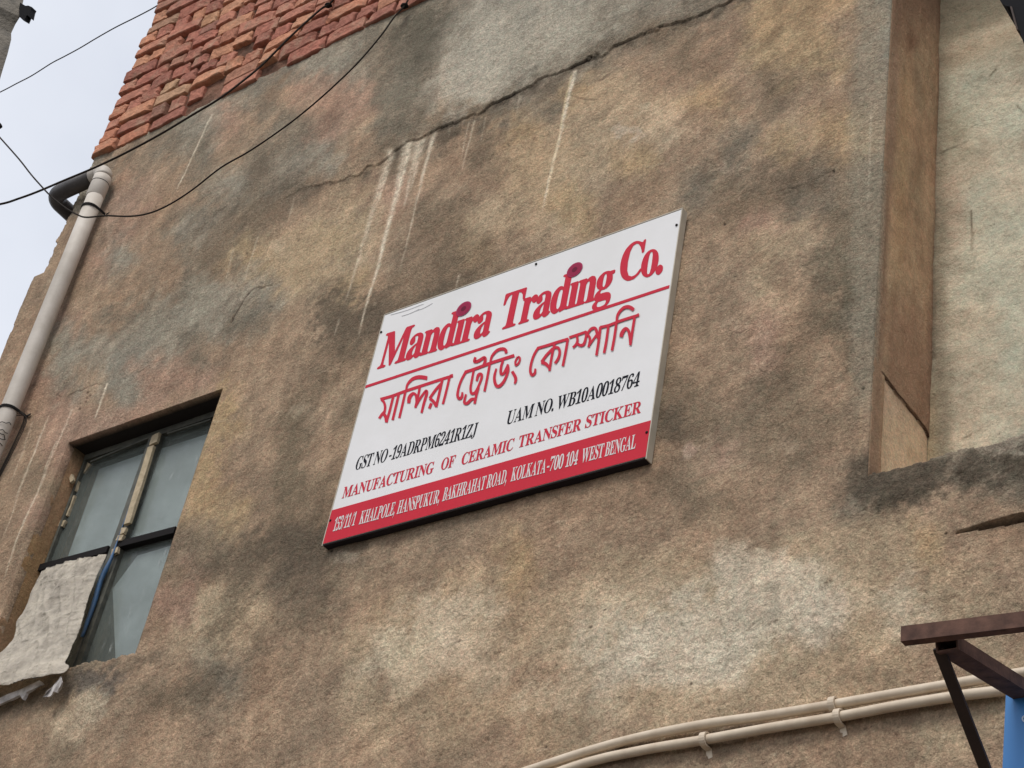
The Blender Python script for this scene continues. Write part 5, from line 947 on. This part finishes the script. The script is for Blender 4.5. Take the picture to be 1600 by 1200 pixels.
for zf, sc_, strokes in BN:
    for pts, wd in strokes:
        ws = list(wd) if isinstance(wd, tuple) else [wd]*len(pts)
        p3 = catmull([Vector((*zf(p), w_/sc_)) for p, w_ in zip(pts, ws)], 5 if len(pts) > 2 else 2); lift += .00004; Lh, Rh = [], []
        for i, p in enumerate(p3):
            t = (p3[min(len(p3)-1, i+1)]-p3[max(0, i-1)]); t = Vector((t.x, t.y)).normalized(); n = Vector((-t.y, t.x))*(p.z/2*.92)
            q0 = Vector((p.x, p.y)); Lh.append(bm.verts.new(on_face(*SP(*(q0+n)), lift))); Rh.append(bm.verts.new(on_face(*SP(*(q0-n)), lift)))
        for i in range(len(p3)-1): bm.faces.new((Lh[i], Lh[i+1], Rh[i+1], Rh[i]))
for f_ in bm.faces:
    f_.normal_update()
    if f_.normal.y > 0: f_.normal_flip()
me = bpy.data.meshes.new('bengali_lettering'); bm.to_mesh(me); bm.free()
obj('bengali_lettering', me, M_red, sgn, label='red Bengali lettering of the name on the second line')
bm = bmesh.new()
for a_, b_ in (((611, 492), (662, 475)), ((628, 494), (655, 483)), ((650, 486), (676, 474))):
    tube(bm, catmull([Vector((*on_face(*SP(*a_), .0)[:3],)), on_face(*SP((a_[0]+b_[0])/2, (a_[1]+b_[1])/2+1.2), .0), on_face(*SP(*b_), .0)], 4), .0016, 6)
obj('vinyl_wrinkle', bm, M_vinyl, sgn)
# screws
for px, py in ((594, 520), (838, 413), (1057.5, 352), (1011, 676), (512, 815)):
    x, z = SP(px, py); x = min(max(x, sx0+.006), sx1-.006); z = min(z, sz1-.006); bm = bmesh.new()
    bmesh.ops.create_uvsphere(bm, u_segments=12, v_segments=8, radius=.0046)
    for v in bm.verts: v.co = Vector((x+v.co.x, -SD-.002+v.co.y*.6, z+v.co.z))
    obj('screw', bm, M_screw, sgn, smooth=True)

# ------------------------------------------------------------------ conduits
def conduit(pts, label, saddles, ends=()):
    c3 = [P(x, y, .022) for x, y in pts]; t = thing('conduit_pipe', c3[len(c3)//2], label, 'conduit', 'beige electrical conduits')
    bm = bmesh.new(); tube(bm, catmull(c3, 8), .0122, 16); obj('tube', bm, M_conduit, t, smooth=True)
    for (x, y) in saddles:
        p = P(x, y, .022); bm = bmesh.new()
        prof = []
        pts_ = [p+Vector((0, .022, .016))]+[p+Vector((0, -math.sin(a)*.017, math.cos(a)*.017)) for a in np.linspace(0, math.pi, 10)]+[p+Vector((0, .020, -.017)), p+Vector((.006, .021, -.040))]
        tube(bm, pts_, 1, prof=[(-.008, -.0022), (.008, -.0022), (.008, .0022), (-.008, .0022)])
        obj('saddle_clip', bm, M_conduit, t)
    return t
conduit([(560, 1300), (700, 1247), (850, 1196), (925, 1172), (1000, 1152), (1100, 1138-12+3), (1200, 1117), (1303, 1101), (1400, 1083), (1500, 1067), (1600, 1051), (1720, 1034)][0:5]+[(1100, 1132), (1200, 1118), (1303, 1101), (1400, 1084), (1500, 1067), (1600, 1051), (1720, 1034)],
        'upper beige conduit running along the bottom of the wall', [(1303, 1101)])
conduit([(600, 1308), (740, 1257), (900, 1197), (1000, 1173), (1100, 1156), (1200, 1138), (1310, 1120), (1400, 1103), (1500, 1087), (1568, 1079)],
        'lower beige conduit ending behind the blue board', [(1102, 1156), (1311, 1120)])
# ------------------------------------------------------------------ steel bracket
BD = .75
br = thing('steel_bracket', P(1475, 1005, BD), 'rusty brown steel bracket of cross bar, hollow arm and thin brace, above the blue board', 'bracket')
def beam(bm, A, B, wv, hv):
    """bar of width vector wv and height vector hv"""
    f = [A-wv-hv, A+wv-hv, A+wv+hv, A-wv+hv]; prism(bm, f, [v+(B-A) for v in f])
bm = bmesh.new(); A, B = P(1411, 994, BD+.02), P(1710, 958, BD+.02)
f = [A, A+Vector((0, .014, 0))]
beam(bm, A, B, Vector((0, .009, 0)), Vector((0, 0, .0152))); obj('cross_bar', bm, M_rust, br)
A = P(1479, 1006, BD); d2 = solve_d(1597, 1079, A.x+.0); B = P(1597, 1079, d2); dirv = (B-A).normalized(); B = A+dirv*((B-A).length*1.9)
bm = bmesh.new(); sidev = Vector((1, 0, 0)); upv = dirv.cross(sidev).normalized()*-1; upv = upv if upv.z > 0 else -upv
hw, hh, th = .0205, .0125, .003
def ring(c, a, b): return [bm.verts.new(c-sidev*a-upv*b), bm.verts.new(c+sidev*a-upv*b), bm.verts.new(c+sidev*a+upv*b), bm.verts.new(c-sidev*a+upv*b)]
o0, i0, o1, i1 = ring(A, hw, hh), ring(A, hw-th, hh-th), ring(B, hw, hh), ring(A+dirv*.25, hw-th, hh-th)
for k in range(4):
    n = (k+1) % 4; bm.faces.new((o0[k], o0[n], i0[n], i0[k])); bm.faces.new((o0[k], o1[k], o1[n], o0[n])); bm.faces.new((i0[k], i0[n], i1[n], i1[k]))
bm.faces.new(o1); bm.faces.new(i1); obj('hollow_arm', bm, M_rust, br)
A2 = P(1467, 1013, BD-.01); d3 = solve_d(1540, 1202, A2.x); B2 = P(1540, 1202, d3); B2 = A2+(B2-A2)*1.7
bm = bmesh.new(); dv = (B2-A2).normalized(); beam(bm, A2, B2, Vector((.0105, 0, 0)), dv.cross(Vector((1, 0, 0))).normalized()*.0035); obj('brace', bm, M_rustdk, br)
# ------------------------------------------------------------------ blue board
bb = thing('blue_board', P(1585, 1150, .5), 'bright blue painted board edge at the bottom right corner behind the steel bracket', 'board')
bm = bmesh.new(); f = [P(x, y, .42) for x, y in ((1572.5, 1064), (1860, 1034), (1900, 1500), (1560, 1420))]; f[3] = P(1560.5, 1330, .42)
prism(bm, f, [v+Vector((0, .018, 0)) for v in f]); obj('board_panel', bm, M_blue, bb)
bm = bmesh.new(); cc = catmull([P(x, y, .4225) for x, y in ((1606, 1117), (1600, 1119), (1597.5, 1123), (1600, 1127), (1606, 1128))], 4); tube(bm, cc, .0016, 5); obj('painted_mark', bm, M_bluemark, bb)
# ------------------------------------------------------------------ black fixture, top right
bx = thing('black_fixture', P(1600, 20, 1.2), 'black stepped metal fitting cutting across the top right corner', 'fitting')
bm = bmesh.new(); slab(bm, [(1560, -30), (1562, 0), (1566, 6), (1572, 9.5), (1578, 10), (1588, 46), (1593, 48), (1596, 58), (1601, 72), (1700, 300), (1800, 200), (1800, -60)], 1.2, .12); obj('fitting_body', bm, M_blackpl, bx)
bm = bmesh.new(); slab(bm, [(1578, 10), (1588, 46), (1590.5, 46), (1581, 10)], 1.203, .05); obj('rusty_edge', bm, M_rustdk, bx)
# ------------------------------------------------------------------ neighbouring building, top left
nb = thing('neighbouring_building', P(-60, 300, -1.2), 'grey-brown concrete corner of a neighbouring building at the top left edge against the sky', 'building')
bm = bmesh.new(); nd = -1.2
f = [P(x, y, nd) for x, y in ((-160, -160), (60, -160), (37.5, -4), (31, 27), (24, 38), (17.5, 52), (17.5, 62), (12, 84), (4, 110), (-3, 134), (-40, 230), (-75, 330), (-180, 560), (-420, 560))]
prism(bm, f, [v+Vector((-.5, -1.2, 0)) for v in f]); obj('corner_wall', bm, M_neigh, nb)
bm = bmesh.new(); slab(bm, [(12, -12), (22, -6), (33, 5), (40, 9), (44, 8.5), (50, 11), (48, 15), (45.5, 26), (42, 23), (38.5, 31), (30, 26), (30, 14), (20, 4)], nd+.02, .05)
obj('dark_bracket', bm, M_blackpl, nb)

# ------------------------------------------------------------------ overhead cables
def cable(pts, r, label, clamps=()):
    p3 = [P(*p) for p in pts]; t = thing('overhead_cable', p3[0], label, 'cable', 'thin dark cables across the sky and wall')
    bm = bmesh.new(); tube(bm, catmull(p3, 6), r, 8); obj('wire', bm, M_cable, t, smooth=True)
    for c in clamps:
        bm = bmesh.new(); p = P(*c)
        bmesh.ops.create_icosphere(bm, subdivisions=2, radius=.016)
        for v in bm.verts: v.co = Vector((v.co.x*1.2, v.co.y, v.co.z*.7))+p+mn.noise_vector(v.co*90)*.006
        obj('wire_knot', bm, M_black, t)
    return t
cable([(-60, 172, -.6), (0, 144, -.55), (25, 131, -.53), (50, 118, -.5), (80, 99, -.48), (100, 88.5, -.46), (125, 75, -.44), (150, 60, -.42), (180, 43, -.4), (210, 28, -.38), (235, 15, -.36), (257, 2, -.34), (330, -40, -.3)], .0038,
      'upper thin cable crossing only the open sky from the left edge to the brick corner')
cable([(-60, 327, .5), (0, 319, .42), (30, 310, .40), (60, 299, .36), (100, 282, .31), (150, 261, .27), (200, 237, .24), (250, 210, .21), (300, 180, .18), (340, 156, .16), (375, 130, .13), (410, 101, .10), (450, 61, .08), (480, 33, .06), (503, 13, .045), (515, 6, .04), (540, -22, .05)], .0050,
      'thicker black cable rising from the left edge past the pipe top to the bricks', [(513, 8, .035)])
cable([(-40, 170, .5), (0, 215, .45), (30, 249, .42), (48, 272, .40), (62, 288, .39), (78, 305, .37), (100, 323, .34), (120, 335, .32), (135, 339.5, .31), (165, 337, .29), (200, 338, .27), (230, 334, .25), (262, 321, .22), (300, 297, .2), (345, 262, .17), (390, 236, .15), (440, 202, .12), (480, 171, .10), (520, 136, .09), (560, 97, .07), (595, 56, .055), (615, 28, .045), (632, 9, .04), (645, -14, .04)], .0036,
      'slack thin cable looping down across the drain pipe and up over the plaster', [(632, 9, .035)])
ins = thing('cable_insulator', P(-4, 197, .45), 'small black insulator just showing at the left edge above the slack cable', 'insulator')
bm = bmesh.new(); tube(bm, [P(-14, 190, .45), P(-8, 193, .45), P(-2, 197, .45), P(2, 198, .45)], [.012, .02, .016, .006], 12); obj('insulator_body', bm, M_black, ins, smooth=True)
